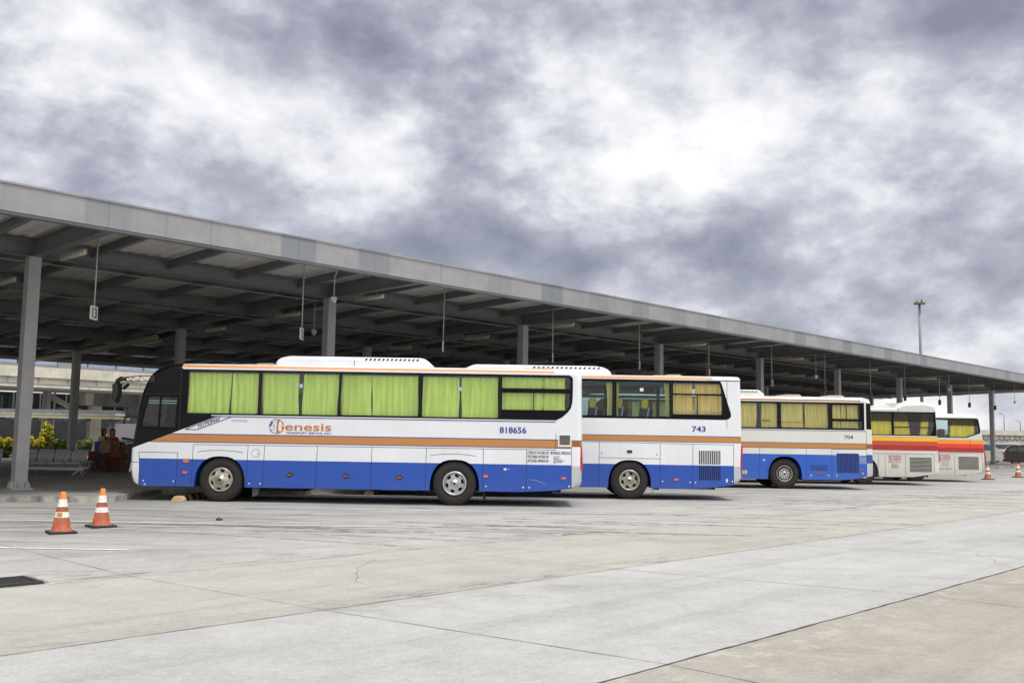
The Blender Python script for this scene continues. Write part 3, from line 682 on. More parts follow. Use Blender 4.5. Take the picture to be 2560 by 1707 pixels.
def bus(label, xf, y, L, P, zt, Rf, Rr, Rt, holes, far_holes, cuts, rule, mats, W_=2.5, Ry=.28, glass_nose=False):
    e = thing('parked_bus', label, 'bus', (xf, y, 0), 0, 'buses parked at the bays')
    mb = MB(); shell(mb, P, L, W_, Rf, Rr, Rt, Ry, zt, holes, far_holes); me = mb.mesh('body', WHITE); cut_paint(me, cuts, rule, mats)
    if glass_nose:
        bm = bmesh.new(); bm.from_mesh(me); bmesh.ops.delete(bm, geom=[f for f in bm.faces if abs(f.calc_center_median().y-W_/2) < .3 and f.calc_center_median().x < .37 and 1.3 < f.calc_center_median().z < 2.97], context='FACES'); bm.to_mesh(me); bm.free()
    link('body', me, e)
    u = MB(); u.box(.5, L-.5, .42, W_-.42, .34, 1.22); u.box(.4, L-.3, .06, W_-.06, 1.225, 1.27); u.box(2.9, 4.2, .3, 2.2, .26, .335); u.box(L-2.4, L-.7, .4, 2.1, .29, .335)
    u.obj('underbody', DARK, e)  # black floor boxes, set low to deepen the shade under the bus
    return e
def std_outline(L, zt, nose, rear, f_arch, r_arch, zb):
    """nose: points from bottom front up to the roof; rear: from the roof down to the bottom rear"""
    n = [(x0, zt) for x0 in [1.5+i*(L-3.5)/6 for i in range(7)]]
    bot = [(L-1.5, zb)]+list(reversed(arch(r_arch[0], r_arch[1], zb, r_arch[2]-zb)))+[(x, zb) for x in (L*.6, L*.45)]+list(reversed(arch(f_arch[0], f_arch[1], zb, f_arch[2]-zb)))+[(.9, zb)]
    return nose+n+rear+bot
ZP = lambda z: (Vector((0, 0, z)), Vector((0, 0, 1)))
XP = lambda x: (Vector((x, 0, 0)), Vector((1, 0, 0)))
def band_rule(bands, L):
    """bands: (z0, z1, x0, x1, index) first hit wins"""
    def r(x, y, z):
        for z0, z1, x0, x1, i in bands:
            if z0 <= z < z1 and x0 <= x < x1: return i
        return 0
    return r
def band_cuts(bands):
    zs = sorted({b for q in bands for b in q[:2] if .2 < b < 3.6}); xs = sorted({b for q in bands for b in q[2:4] if 0 < b < 10.96})
    return [ZP(z) for z in zs]+[XP(x) for x in xs]
NOSE = [(.33, .345), (.19, .365), (.08, .45), (.03, .6), (.0, .8), (.0, 1.2), (.05, 1.6), (.115, 2.2), (.2, 2.6), (.30, 2.88), (.40, 3.05), (.52, 3.17), (.68, 3.26), (.93, 3.32)]
# ---------------- first bus
L = 10.954
REAR1 = [(10.5, 3.335), (10.75, 3.33), (10.88, 3.30), (10.93, 3.2), (10.94, 2.6), (10.954, 1.9), (10.954, 1.0), (10.954, .62), (10.93, .54), (10.86, .48), (10.69, .445), (10.3, .40)]
P1 = std_outline(L, 3.333, NOSE, REAR1, (2.215, .61, 1.09), (7.87, .60, 1.10), .355)
BAND1 = [(1.20, 2.083), (10.30, 2.083), (10.45, 2.16), (10.58, 2.28), (10.655, 2.38), (10.69, 2.52), (10.70, 2.75), (10.70, 3.08), (10.68, 3.14), (10.61, 3.178), (1.20, 3.178)]
DRV1 = [(.175, 1.735), (1.125, 1.71), (1.165, 2.55), (.36, 2.55)]
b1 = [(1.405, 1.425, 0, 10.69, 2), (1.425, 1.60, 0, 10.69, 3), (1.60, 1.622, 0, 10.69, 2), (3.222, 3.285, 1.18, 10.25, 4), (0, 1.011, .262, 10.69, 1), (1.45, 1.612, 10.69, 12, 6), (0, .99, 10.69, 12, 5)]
br = band_rule(b1, L); dz = lambda x: 1.225+.3935*x
def rule1(x, y, z):
    if z > dz(x) and (x < 1.18 or (x < 1.215 and z < 3.2) or (z < 2.12 and x < 2.2)): return 7
    return br(x, y, z)
cuts1 = band_cuts(b1)+[ZP(1.3), ZP(2.97), XP(1.18), XP(1.215), ZP(3.2), ZP(2.12), XP(2.2), (Vector((0, 0, 1.225)), Vector((-.3935, 0, 1)).normalized())]
M1 = [WHITE, BLUE, NAVY, ORANGE, ORANGE2, GREYW, BROWN, BLACKP]
B = bus('white and blue coach with lime green curtains, number 818656, nearest of the parked buses', -9.2, 23.5, L, P1, 3.335, .11, .13, .12, [BAND1, DRV1], [DRV1], cuts1, rule1, M1, glass_nose=True)
wins = [(1.345, 3.062, 2.12, 3.135), (3.13, 5.012, 2.122, 3.138), (5.065, 6.952, 2.128, 3.135), (7.045, 8.888, 2.12, 3.128)]
up1 = [(8.98, 2.845), (10.62, 2.845), (10.64, 3.06), (10.60, 3.13), (8.98, 3.13)]
lo1 = [(8.985, 2.325), (10.545, 2.325), (10.615, 2.42), (10.63, 2.56), (10.63, 2.735), (8.985, 2.735)]
ins = [(x+.002*(1 if x < 2 else -1), z+.002*(1 if z < 2.5 else -1)) for x, z in BAND1]
MB().plate(ins, [rrect(a, b, c, d, .035) for a, b, c, d in wins]+[up1, lo1], -.005, .03).obj('window_band', FRAME, B)
cs = [[(1.35, 2.38), (2.40, 3.055)], [(3.14, 4.03), (4.14, 5.005)], [(5.075, 5.80), (5.815, 6.93)], [(7.05, 7.935), (7.985, 8.88)]]
sd_ = 1
for (a, b, c, d), pr_ in zip(wins, cs):
    w = window(B, rrect(a-.02, b+.02, c-.02, d+.02, .03), None, GL1)
    for q0, q1 in pr_:
        sd_ += 1; curtain(w, q0, q1, c-.02, d-.035, .085, GREENC, seed=sd_, x0b=q0+random.uniform(-.03, .02), x1b=q1+random.uniform(-.03, .02), amp=.013)
for P_, z0, z1 in ((up1, 2.83, 3.11), (lo1, 2.31, 2.74)):
    w = window(B, [(x+(.015 if x > 9.5 else -.015), z+(.015 if z > (z0+z1)/2 else -.015)) for x, z in P_], None, GL1)
    curtain(w, 8.97, 9.98, z0, z1, .085, GREENC, seed=40); curtain(w, 9.99, 10.515, z0, z1, .085, GREENC, seed=41)
flat(B, 'sliding_bar', PLAST, rect(9.73, 9.755, 2.325, 2.735), -.002, .02)
for x in (3.097, 5.04, 6.998, 8.935): flat(B, 'panel_gap', LINE, rect(x-.005, x+.005, 2.09, 3.17), -.0065, .002)
flat(B, 'sticker', mat('sticker_blue', (.30, .55, .75), .5), rect(4.05, 4.13, 2.77, 2.86), .012, .004); flat(B, 'sticker', MATS['sticker_blue'], rect(7.92, 8.0, 2.76, 2.85), .012, .004)
seat(B, 4.02, .55); seat(B, 6.9, .55)
flat(B, 'drip_rail', mat('rail_white', (.7, .72, .76), .3, .3), rect(1.95, 10.29, 2.056, 2.078), -.012, .014); flat(B, 'drip_rail_shadow_line', NAVY, rect(2.0, 10.29, 2.032, 2.048), -.003, .004)
MB().plate([(.178, 1.738), (1.122, 1.713), (1.162, 2.547), (.362, 2.547)], [[(.26, 1.785), (.66, 1.775), (.68, 2.49), (.41, 2.49)], [(.70, 1.775), (1.075, 1.765), (1.10, 2.49), (.72, 2.49)]], -.006, .03).obj('driver_window_frame', FRAME, B)
w = window(B, [(.23, 1.76), (1.10, 1.745), (1.12, 2.51), (.39, 2.51)], None, GL2)
flat(w, 'reflection_bar', mat('reflection_white', (.75, .76, .78), .4), rect(.40, 1.10, 2.39, 2.412), .05, .01); flat(w, 'reflection_bar', MATS['reflection_white'], rect(.39, 1.10, 2.335, 2.355), .05, .01)  # white bars stand in for lights and roof reflected in the driver's glass
seat(B, 1.05, .6, mat('driver_seat_grey', (.12, .13, .2), .9), 2.45)
MB().tube([(.55+.2*math.cos(q)*.35, .6+.22*math.sin(q), 1.93+.2*math.cos(q)) for q in [2*math.pi*i/20 for i in range(21)]], .016, 6).obj('steering_wheel', PLAST, B)
# windscreen glass on the nose
ws = MB(); K = 14; vs = []
wp = [(.018, 1.29), (.066, 1.7), (.121, 2.2), (.206, 2.6), (.306, 2.88), (.36, 2.985)]
for i in range(K+1):
    yy = .16+2.18*i/K; bb = .03*abs(i-K/2)/(K/2)
    for x, z in wp: vs.append((x+bb*bb*2, yy, z))
ws.add(vs, [(i*6+q, i*6+q+1, (i+1)*6+q+1, (i+1)*6+q) for i in range(K) for q in range(5)], True); ws.obj('windscreen', GL2, B)
gaps(B, [[(.36, 2.56), (1.18, 2.57)], [(1.18, 1.70), (1.18, 3.17)], [(.245, 1.16), (1.177, 1.158), (1.165, .36)], [(.245, 1.16), (.30, .36)], [(.02, .92), (.24, .915)],
   [(10.30, 1.372), (1.56, 1.362), (1.545, 1.33), (1.535, .42)], [(2.87, 1.36), (2.845, .36)], [(3.267, 1.364), (3.25, .36)], [(4.543, 1.372), (4.52, .36)], [(5.862, 1.368), (5.845, .365)],
   [(7.177, 1.377), (7.165, .37)], [(8.554, 1.374), (8.55, .375)], [(9.60, 1.378), (9.595, .38)], [(10.684, 1.383), (10.684, .46)], [(10.30, 1.76), (10.30, 1.39)]])
for cx, cz in ((2.2, 1.185), (7.83, 1.19)): gaps(B, [[(cx-.55+i*.11, cz+.045*(1-((i-5)/5)**2)) for i in range(11)]], .010)
gaps(B, [[(x+.0, z) for x, z in ell(3.06, 1.175, .10, .10, 20)]+[(3.16, 1.175)]], .006); dots(B, [(3.12, 1.165)], .012, PLAST, 'flap_lock')
for hx, hz in ((3.90, .675), (5.245, .665), (6.545, .655)):
    o = flat(B, 'hatch_handle', PLAST, ell(hx, hz, .085, .05, 18), -.012, .016); flat(o, 'reflector', AMBERL, rect(hx-.055, hx+.05, hz-.012, hz+.006), -.018, .004)
marker(B, 1.385, .96, .075, .035, True); marker(B, 1.375, .69); marker(B, 8.62, .715); marker(B, 10.5, .70, .055, .022)
dots(B, [(.38, .47), (1.10, .47), (2.93, .44), (3.19, .44), (8.63, .47), (9.525, .455), (9.67, .455), (10.63, .50)])
dots(B, [(.42, .385)], .03, mat('tow_cover', (.35, .4, .55), .5), 'tow_cover')
flat(B, 'fuel_label', mat('label_pale', (.6, .65, .62), .5), rrect(9.05, 9.12, .86, .92, .008, 2)); dots(B, [(9.17, .89)], .014)
flat(B, 'scratch', mat('scratch_pale', (.35, .4, .6), .6), [(9.67, .655), (9.85, .625), (10.07, .54), (10.075, .545), (9.86, .632), (9.67, .662)])
# mesh grille beside the rear corner
g_ = flat(B, 'grille', mat('grille_mesh', (.18, .17, .16), .6), rect(10.385, 10.645, 1.49, 1.725), -.002, .004)
for i in range(9): flat(g_, 'grille_bar', DARK, rect(10.392+i*.028, 10.400+i*.028, 1.495, 1.72), -.005, .003)
MB().plate(rect(10.355, 10.675, 1.455, 1.755), [rect(10.385, 10.645, 1.49, 1.725)], -.008, .004).obj('grille_frame', [WHITE], B)
# headlamp and tail lamp wrapped round the corners
hl = MB(); hl.plate([(.03, .70), (.09, .76), (.15, .92), (.17, 1.05), (.11, 1.02), (.05, .90)], [], .02, .16); link('headlight', bev(hl.mesh('headlight', LAMPG), .012, 2), B)
hl = MB(); hl.plate([(.03, .70), (.09, .76), (.15, .92), (.17, 1.05), (.11, 1.02), (.05, .90)], [], 2.34, 2.48); link('headlight', bev(hl.mesh('headlight', LAMPG), .012, 2), B)
for yy in (.06, 2.29):
    tl = MB(); tl.plate([(10.875, 1.44), (10.925, 1.48), (10.955, 1.2), (10.95, .92), (10.92, .90), (10.905, 1.1)], [], yy, yy+.15); link('tail_light', bev(tl.mesh('tail_light', REDL), .012, 2), B)
wheel(B, 2.23, .53, 'cap', m=STEELW); wheel(B, 7.87, .53, 'dish'); wheel(B, 2.23, .53, 'cap', y0=2.17); wheel(B, 7.87, .53, 'dish', y0=2.17)
MB().plate([(2.98, .34), (3.16, .34), (3.12, .17), (3.0, .13)], [], .1, .12).obj('mud_flap', mat('flap_grey', (.10, .10, .10), .8), B)
MB().plate([(8.56, .36), (8.58, .36), (8.62, .14), (8.55, .15)], [], .3, .6).obj('mud_flap', PLAST, B)
pod(B, 'air_conditioner', [(3.34, 3.335), (3.35, 3.40), (3.39, 3.47), (3.48, 3.53), (3.62, 3.56), (3.70, 3.575), (6.94, 3.575), (7.06, 3.545), (7.15, 3.48), (7.20, 3.40), (7.22, 3.335)], .38, 2.1, .10, PODW, [('s', 5.56+i*.106, 3.49, .05, .055) for i in range(13)], (5.305,))
TANP = lambda x0, x1, z: [(x0, z), (x0+.05, z+.045), (x0+.4*(x1-x0), z+.05), (x0+.45*(x1-x0), z+.07), (x0+.82*(x1-x0), z+.075), (x0+.9*(x1-x0), z+.04), (x1, z)]
pod(B, 'roof_hatch', TANP(2.39, 3.38, 3.33), .7, 1.7, .03, TAN); pod(B, 'roof_hatch', TANP(9.46, 10.36, 3.33), .7, 1.7, .03, TAN)
# mirror on a braced arm
mr = MB(); a0 = Vector((.53, -.05, 2.93)); 
mr.tube([(.53, -.02, 3.0), (.2, -.10, 2.99), (-.12, -.12, 2.95)], .012, 6); mr.tube([(.53, -.02, 2.86), (.2, -.10, 2.855), (-.12, -.12, 2.85)], .014, 6)
for xa, za, xb, zb_ in ((-.10, 2.95, .02, 2.85), (.02, 2.85, .02, 2.97), (.02, 2.97, .2, 2.855), (.2, 2.855, .2, 2.99), (.2, 2.99, .38, 2.86)): mr.tube([(xa, -.11, za), (xb, -.10, zb_)], .008, 6)
mr.box(.44, .55, -.05, .02, 2.85, 3.01); mr.tube([(-.12, -.12, 2.90), (-.24, -.13, 2.91), (-.31, -.13, 2.86), (-.33, -.13, 2.74)], [.05, .06, .06, .055], 10); MO = mr.obj('mirror_arm', PLAST, B)
link('mirror_housing', bev(MB().plate([(-.40, 2.78), (-.26, 2.78), (-.25, 2.55), (-.30, 2.36), (-.345, 2.345), (-.38, 2.4)], [], -.26, -.02).mesh('mirror_housing', PLAST), .03, 2), MO)
link('mirror_lens', bev(MB().plate([(-.405, 2.42), (-.38, 2.42), (-.36, 2.36), (-.385, 2.37)], [], -.2, -.08).mesh('mirror_lens', REDL), .004, 1), MO)
link('spot_mirror', bev(MB().plate([(-.20, 2.66), (-.08, 2.79), (-.06, 2.80), (-.075, 2.74), (-.17, 2.655)], [], -.2, -.04).mesh('spot_mirror', PLAST), .008, 1), MO)
# lettering
lettering('818656', 8.935, 9.583, 1.752, 1.908, -.003, INKB, B, bold=.022, name='fleet_number')
def logo(par, x0, x1, z0, z1):
    r = (z1-z0)/2*1.0; cx = x0+r; cz = (z0+z1)/2
    ring = [(cx+r*math.cos(R_(90+i*10)), cz+r*math.sin(R_(90+i*10))) for i in range(19)]
    gl_ = flat(par, 'globe_emblem', mat('globe_white', (.74, .76, .80), .4), ring, -.003, .004)
    inn = [(cx+(r-.010)*math.cos(R_(90+i*10)), cz+(r-.010)*math.sin(R_(90+i*10))) for i in range(19)]
    flat(gl_, 'globe_edge', INKB, ring+list(reversed(inn)), -.0055, .003)
    rg = random.Random(4)
    for bx, bz, br_ in ((-.80, .10, .15), (-.62, .52, .16), (-.42, .26, .08), (-.34, .0, .10), (-.30, -.42, .10), (-.66, -.55, .12), (-.16, .78, .08), (-.52, -.12, .05), (-.70, .30, .13), (-.4, -.8, .06), (-.15, -.15, .04), (-.25, .55, .05)):
        flat(gl_, 'globe_land', INKB, [(cx+r*(bx+br_*rg.uniform(.6, 1.3)*math.cos(q)*.8), cz+r*(bz+br_*rg.uniform(.6, 1.5)*math.sin(q))) for q in [R_(40*i) for i in range(9)]], -.0055, .003)
    # big initial: half disc with a rounded counter, open at the right
    out = [(cx, cz-r)]+[(cx+r*1.05*math.sin(R_(a)), cz-r*math.cos(R_(a))) for a in range(10, 95, 8)]+[(cx+r*.62, cz+.06*r), (cx+r*.62, cz-.06*r), (cx+r*.72, cz-.06*r)]
    i_ = [(cx+r*(.30+.0), cz-.0)]
    P = [(cx, cz-r)]+[(cx+r*1.08*math.sin(R_(a)), cz-r*math.cos(R_(a))) for a in range(8, 89, 8)]+[(cx+r*1.08, cz+.04*r), (cx+r*.62, cz+.04*r), (cx+r*.62, cz-.04*r), (cx+r*.76, cz-.06*r)]
    P += [(cx+r*.76, cz-.35*r), (cx+r*.70, cz-.62*r), (cx+r*.55, cz-.74*r), (cx+r*.42, cz-.70*r), (cx+r*.30, cz-.55*r), (cx+r*.27, cz-.2*r), (cx+r*.27, cz+.3*r), (cx+r*.33, cz+.6*r), (cx+r*.45, cz+.72*r), (cx+r*.58, cz+.74*r), (cx+r*.70, cz+.62*r), (cx+r*.76, cz+.25*r), (cx+r*1.04, cz+.22*r)]
    P += [(cx+r*1.05*math.sin(R_(a)), cz-r*math.cos(R_(a))) for a in range(106, 181, 10)]
    flat(gl_, 'emblem_initial', INKO, P, -.0056, .004)
    x2 = cx+r*1.16
    lettering('enesis', x2, x1, cz-.56*r, cz+.46*r, -.003, INKO, gl_, bold=.012)
    lettering('TRANSPORT SERVICE, INC.', x2+.03, x1+.01, z0-.012, z0+.052, -.003, INKB, gl_, bold=.012, space=1.1)
logo(B, 3.355, 4.862, 1.652, 2.008)
slant = lambda px, pz, h: (px, -.003-h, pz+(px-1.63)*.39)
lettering('YUTONG', 1.63, 2.17, 1.745, 1.825, 0, INKK, B, bold=.03, shear=.45, frame=slant, name='maker_lettering')
for (x0, z0), (x1, z1) in (((1.32, 1.722), (1.62, 1.716)), ((1.62, 1.716), (2.43, 2.035)), ((1.35, 1.736), (2.08, 2.022))):
    d_ = Vector((x1-x0, z1-z0)).normalized()*.01; flat(B, 'trim_stripe', NAVY, [(x0-d_.y, z0+d_.x), (x1-d_.y, z1+d_.x), (x1+d_.y, z1-d_.x), (x0+d_.y, z0-d_.x)])
lettering('YUTONG', 2.44, 2.83, 1.925, 1.972, -.003, INKG, B, bold=.02, shear=.3, name='maker_lettering')
for i, s_ in enumerate(('LTFRB 24/7 HOTLINE:1342', 'TEXT/VIBER: 09175501342', 'HOTLINES: 09985501342')): lettering(s_, 9.62, 10.13, 1.265-.098*i, 1.335-.098*i, -.003, INKK, B, bold=.012, shear=.25, name='hotline_lettering')
lettering('PROVINCIAL OPERATION', 10.17, 10.66, 1.265, 1.333, -.003, INKK, B, bold=.012, shear=.25, name='hotline_lettering')
for i, (s_, w_) in enumerate((('PUV TYPE: BUS', .15), ('DELUXE', .11), ('AIRCONDITIONED', .18), ('SEATING CAPACITY', .27), ('AREA OF OPERATION', .21), ('FIT', .05))): lettering(s_, 10.25, 10.25+w_, 1.20-.033*i, 1.222-.033*i, -.003, INKK, B, bold=.006, shear=.25, name='small_lettering')
# ---------------- second bus, windows open to view
NOSE2 = [(x, z) for x, z in NOSE]
def scale_nose(zt, s=1.0): return [(x, z if z < .8 else .8+(z-.8)*(zt-.013-.8)/(3.32-.8)) for x, z in NOSE]
L2 = 10.99; X2 = -4.5
REAR2 = [(10.2, 3.462), (10.70, 3.462), (10.90, 3.455), (10.955, 3.42), (10.962, 3.2), (10.98, 2.6), (10.99, 2.1), (10.985, 1.5), (10.96, .9), (10.98, .66), (10.95, .57), (10.86, .50), (10.72, .425), (10.3, .385), (10.0, .345)]
P2 = std_outline(L2, 3.46, scale_nose(3.46), REAR2, (2.3, .6, 1.06), (7.83, .60, 1.085), .318)
BAND2 = [(1.2, 2.238), (10.5, 2.238), (10.6, 2.265), (10.66, 2.33), (10.655, 2.42), (10.40, 3.24), (10.36, 3.325), (1.2, 3.338)]
b2 = [(1.594, 1.612, 0, 12, 2), (1.612, 1.762, 0, 12, 3), (1.762, 1.78, 0, 12, 2), (3.352, 3.428, 1.2, 10.15, 4), (0, .969, .335, 10.727, 1), (0, .95, 10.727, 12, 5)]
B2 = bus('white and blue coach with open yellow curtains and empty seats showing, number 743', X2, 27.1, L2, P2, 3.46, .11, .10, .10, [BAND2], [BAND2], band_cuts(b2), band_rule(b2, L2), [WHITE, BLUE, NAVY, ORANGE, ORANGE2, GREYW])
wins2 = [(1.3, 2.85, 2.30, 3.262), (2.95, 4.4, 2.30, 3.262), (4.5, 5.75, 2.305, 3.262), (5.85, 7.335, 2.31, 3.262), (7.448, 8.945, 2.295, 3.258)]
up2 = [(9.036, 2.955), (10.425, 2.955), (10.375, 3.12), (10.33, 3.25), (9.036, 3.255)]; lo2 = [(9.036, 2.375), (10.41, 2.375), (10.415, 2.905), (9.036, 2.915)]
ins2 = lambda P: [(x+.002*(1 if x < 2 else -1), z+.002*(1 if z < 2.6 else -1)) for x, z in P]
MB().plate(ins2(BAND2), [rrect(a, b, c, d, .03) for a, b, c, d in wins2]+[up2, lo2], -.005, .03).obj('window_band', FRAME, B2)
MB().plate(ins2(BAND2), [rrect(a, b, c, d, .03) for a, b, c, d in wins2]+[up2, lo2], 2.47, 2.505).obj('window_band', FRAME, B2)
for i, (a, b, c, d) in enumerate(wins2):
    w = window(B2, rrect(a-.02, b+.02, c-.02, d+.02, .03), None, GL2)
    if i < 3: curtain(w, a, (a+b)/2-.03, c, d, .09, MUSTC, seed=90+i); curtain(w, (a+b)/2, b, c, d, .09, MUSTC, seed=95+i)
    if i == 3: curtain(w, 7.17, 7.34, c, d-.02, .09, MUSTC, folds=3, seed=61, x0b=7.215, x1b=7.335)
    if i == 4:
        curtain(w, 7.455, 7.545, c, d-.02, .09, MUSTC, folds=3, seed=62, x0b=7.455, x1b=7.50); curtain(w, 8.79, 8.945, c, d-.02, .09, MUSTC, folds=3, seed=63, x0b=8.90, x1b=8.95)
    f_ = MB().plate(rrect(a-.02, b+.02, c-.02, d+.02, .03), [], 2.48, None).obj('window', GL2, B2)
for P_, z0, z1 in ((up2, 2.94, 3.23), (lo2, 2.37, 2.92)):
    w = window(B2, [(x+(.015 if x > 9.5 else -.015), z+(.015 if z > (z0+z1)/2 else -.015)) for x, z in P_], None, GL1)
    curtain(w, 9.04, 9.60, z0, z1, .09, MUSTC, seed=64, amp=.024, folds=6); curtain(w, 9.66, 10.38 if z0 > 2.9 else 10.40, z0, z1, .09, MUSTC, seed=65, amp=.024, folds=7)
    MB().plate(P_, [], 2.48, None).obj('window', GL2, B2)
flat(B2, 'sliding_bar', PLAST, rect(9.705, 9.735, 2.375, 2.91), -.002, .02); flat(B2, 'window_rail', CHROME, rect(9.04, 10.41, 2.465, 2.482), .06, .01)
flat(B2, 'sticker', mat('sticker_pale', (.65, .75, .78), .5), rect(8.11, 8.21, 3.0, 3.09), .012, .004)
for x in (2.9, 4.45, 5.8, 7.39, 8.99): flat(B2, 'panel_gap', LINE, rect(x-.005, x+.005, 2.25, 3.33), -.0065, .002)
for x in (6.08, 6.78, 7.52, 8.25): seat(B2, x, .42, top=2.80)
for x in (6.45, 7.15, 7.9, 8.6): seat(B2, x, 2.05, top=2.80)
LUG = mat('luggage_rack_grey', (.45, .50, .52), .5)
MB().plate([(.9, 2.9), (10.2, 2.9), (10.2, 2.98), (.9, 2.98)], [], 2.05, 2.42).obj('luggage_rack', LUG, B2)
MB().box(.9, 10.3, .15, 2.35, 3.27, 3.29).obj('ceiling_panel', LUG, B2)
flat(B2, 'drip_rail', MATS['rail_white'], rect(10.0, 10.93, 3.338, 3.348), -.01, .012); flat(B2, 'gutter_shadow_line', LINE, rect(10.37, 10.9, 3.318, 3.336), -.004, .004)
gaps(B2, [[(6.98, 1.573), (6.975, .33)], [(8.68, 1.56), (8.675, .345)], [(9.59, 1.545), (9.585, .33)], [(10.727, 1.548), (10.725, .43)], [(6.98, 1.137), (8.68, 1.13)], [(6.0, 1.576), (10.73, 1.548)], [(5.6, 1.57), (5.6, .33)], [(4.2, 1.57), (4.2, .33)], [(10.55, 3.31), (10.54, 2.0)]], .011)
o = flat(B2, 'hatch_handle', PLAST, rrect(7.75, 7.90, 1.275, 1.355, .035, 4), -.01, .014)
dots(B2, [(7.05, 1.27), (8.585, 1.25)], .018, PLAST, 'hatch_lock'); dots(B2, [(8.745, .50), (9.51, .49), (9.66, .485), (10.685, .53)])
marker(B2, 9.13, .565); MB().lathe([(.03, 0), (.028, -.012), (.001, -.016)], (0, 0, 0), 'Y', 14).obj('side_lamp', INKW, B2, (10.53, 0, .55)).scale = (1, 1, 1.9)
louvres(B2, 9.75, 10.365, 1.00, 1.375, 12, WHITE, hook=.012); louvres(B2, 9.75, 10.365, .565, .945, 12, BLUE, hook=.012)
for yy in (.02, 2.33):
    tl = MB(); tl.plate([(10.905, 1.44), (10.96, 1.54), (10.99, 1.45), (10.975, 1.2), (10.955, .87), (10.93, .88), (10.93, 1.2)], [], yy+.04, yy+.15); link('tail_light', bev(tl.mesh('tail_light', REDL), .01, 2), B2)
wheel(B2, 7.83, .525, 'dish', m=STEELW); wheel(B2, 2.3, .525, 'dish', m=STEELW); wheel(B2, 7.83, .525, 'dish', y0=2.17); wheel(B2, 2.3, .525, 'dish', y0=2.17)
MB().tube([(8.45, .1, .4), (8.47, .1, .25), (8.53, .1, .12)], .012, 6).obj('ground_strap', TAN, B2); MB().box(8.55, 8.68, .2, .5, .27, .36).obj('axle_bracket', DARK, B2)
pod(B2, 'air_conditioner', [(3.12, 3.46), (3.14, 3.54), (3.22, 3.62), (3.38, 3.69), (3.5, 3.715), (6.9, 3.715), (7.1, 3.69), (7.24, 3.63), (7.33, 3.55), (7.37, 3.46)], .38, 2.1, .10, PODW, [('s', 5.1+i*.131, 3.625, .062, .055) for i in range(15)])
pod(B2, 'roof_hatch', TANP(8.55, 9.52, 3.458), .7, 1.7, .03, TAN)
lettering('743', 9.565, 9.948, 1.893, 2.052, -.003, INKB, B2, bold=.02, name='fleet_number')
# ---------------- third bus, mustard curtains drawn
L3 = 10.95; X3 = 2.0
REAR3 = [(10.0, 3.285), (10.6, 3.285), (10.78, 3.25), (10.88, 3.17), (10.905, 3.06), (10.915, 2.6), (10.93, 2.1), (10.945, 1.5), (10.95, .9), (10.945, .56), (10.93, .495), (10.68, .447), (10.2, .375), (9.7, .335)]
P3 = std_outline(L3, 3.285, scale_nose(3.285), REAR3, (2.3, .6, 1.06), (7.765, .61, 1.15), .335)
BAND3 = [(1.2, 2.11), (10.68, 2.11), (10.80, 2.15), (10.88, 2.235), (10.87, 2.6), (10.85, 3.085), (1.2, 3.088)]
BAND3h = [(1.2, 2.11), (10.62, 2.11), (10.62, 3.085), (1.2, 3.088)]
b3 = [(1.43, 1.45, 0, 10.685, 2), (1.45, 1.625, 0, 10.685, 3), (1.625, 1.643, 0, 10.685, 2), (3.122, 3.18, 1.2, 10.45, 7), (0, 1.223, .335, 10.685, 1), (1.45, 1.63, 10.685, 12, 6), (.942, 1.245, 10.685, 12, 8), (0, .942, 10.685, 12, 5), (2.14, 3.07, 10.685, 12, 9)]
B3 = bus('white and bright blue coach with drawn mustard curtains and black rear corner, number 704', X3, 34.6, L3, P3, 3.285, .11, .09, .12, [BAND3h], [], band_cuts(b3), band_rule(b3, L3), [WHITE2, BLUE3, NAVY, ORANGE, ORANGE2, GREYW, BROWN, paint('salmon_stripe', (.42, .19, .10), .05), BLUE4, BLACKP])
wins3 = [(1.4, 3.2, 2.165, 3.03), (3.3, 5.4, 2.165, 3.03), (5.5, 7.525, 2.163, 3.025), (7.645, 9.345, 2.167, 3.028)]
up3 = rrect(9.478, 10.46, 2.505, 2.998, .03); lo3 = rrect(9.48, 10.555, 2.172, 2.42, .03)
MB().plate([(x+.002*(1 if x < 2 else -1), z+.002*(1 if z < 2.6 else -1)) for x, z in BAND3h], [rrect(a, b, c, d, .05) for a, b, c, d in wins3]+[up3, lo3], -.005, .03).obj('window_band', FRAME, B3)
for i, (a, b, c, d) in enumerate(wins3):
    w = window(B3, rrect(a-.02, b+.02, c-.02, d+.02, .03), None, GL1)
    mid_ = {2: 6.9, 3: 8.49}.get(i, (a+b)/2); gp = .11 if i == 2 else .035
    curtain(w, a, mid_-gp, c, d, .085, KHAKIC, seed=70+i, folds=4, amp=.010); curtain(w, mid_+gp*.6, b, c, d, .085, KHAKIC, seed=80+i, folds=6 if i == 3 else 4, amp=.026 if i == 3 else .010)
for P_, z0, z1 in ((up3, 2.49, 3.01), (lo3, 2.16, 2.43)):
    w = window(B3, [(x+(.012 if x > 9.9 else -.012), z+(.012 if z > (z0+z1)/2 else -.012)) for x, z in P_], None, GL1)
    curtain(w, 9.47, 9.80, z0, z1, .085, KHAKIC, seed=77); curtain(w, 9.83, 10.42, z0, z1, .085, KHAKIC, seed=78)
flat(B3, 'sliding_bar', PLAST, rect(9.975, 10.0, 2.505, 2.998), -.002, .02)
TAPE = mat('brown_tape', (.30, .19, .05), .6); flat(B3, 'tape', TAPE, [(6.98, 2.44), (7.2, 2.44), (7.30, 2.395), (7.2, 2.37), (7.0, 2.38)], .06, .004); flat(B3, 'tape', TAPE, rect(7.66, 8.45, 2.355, 2.375), .06, .004)
for x in (3.25, 5.45, 7.585, 9.41): flat(B3, 'panel_gap', LINE, rect(x-.005, x+.005, 2.12, 3.08), -.0065, .002)
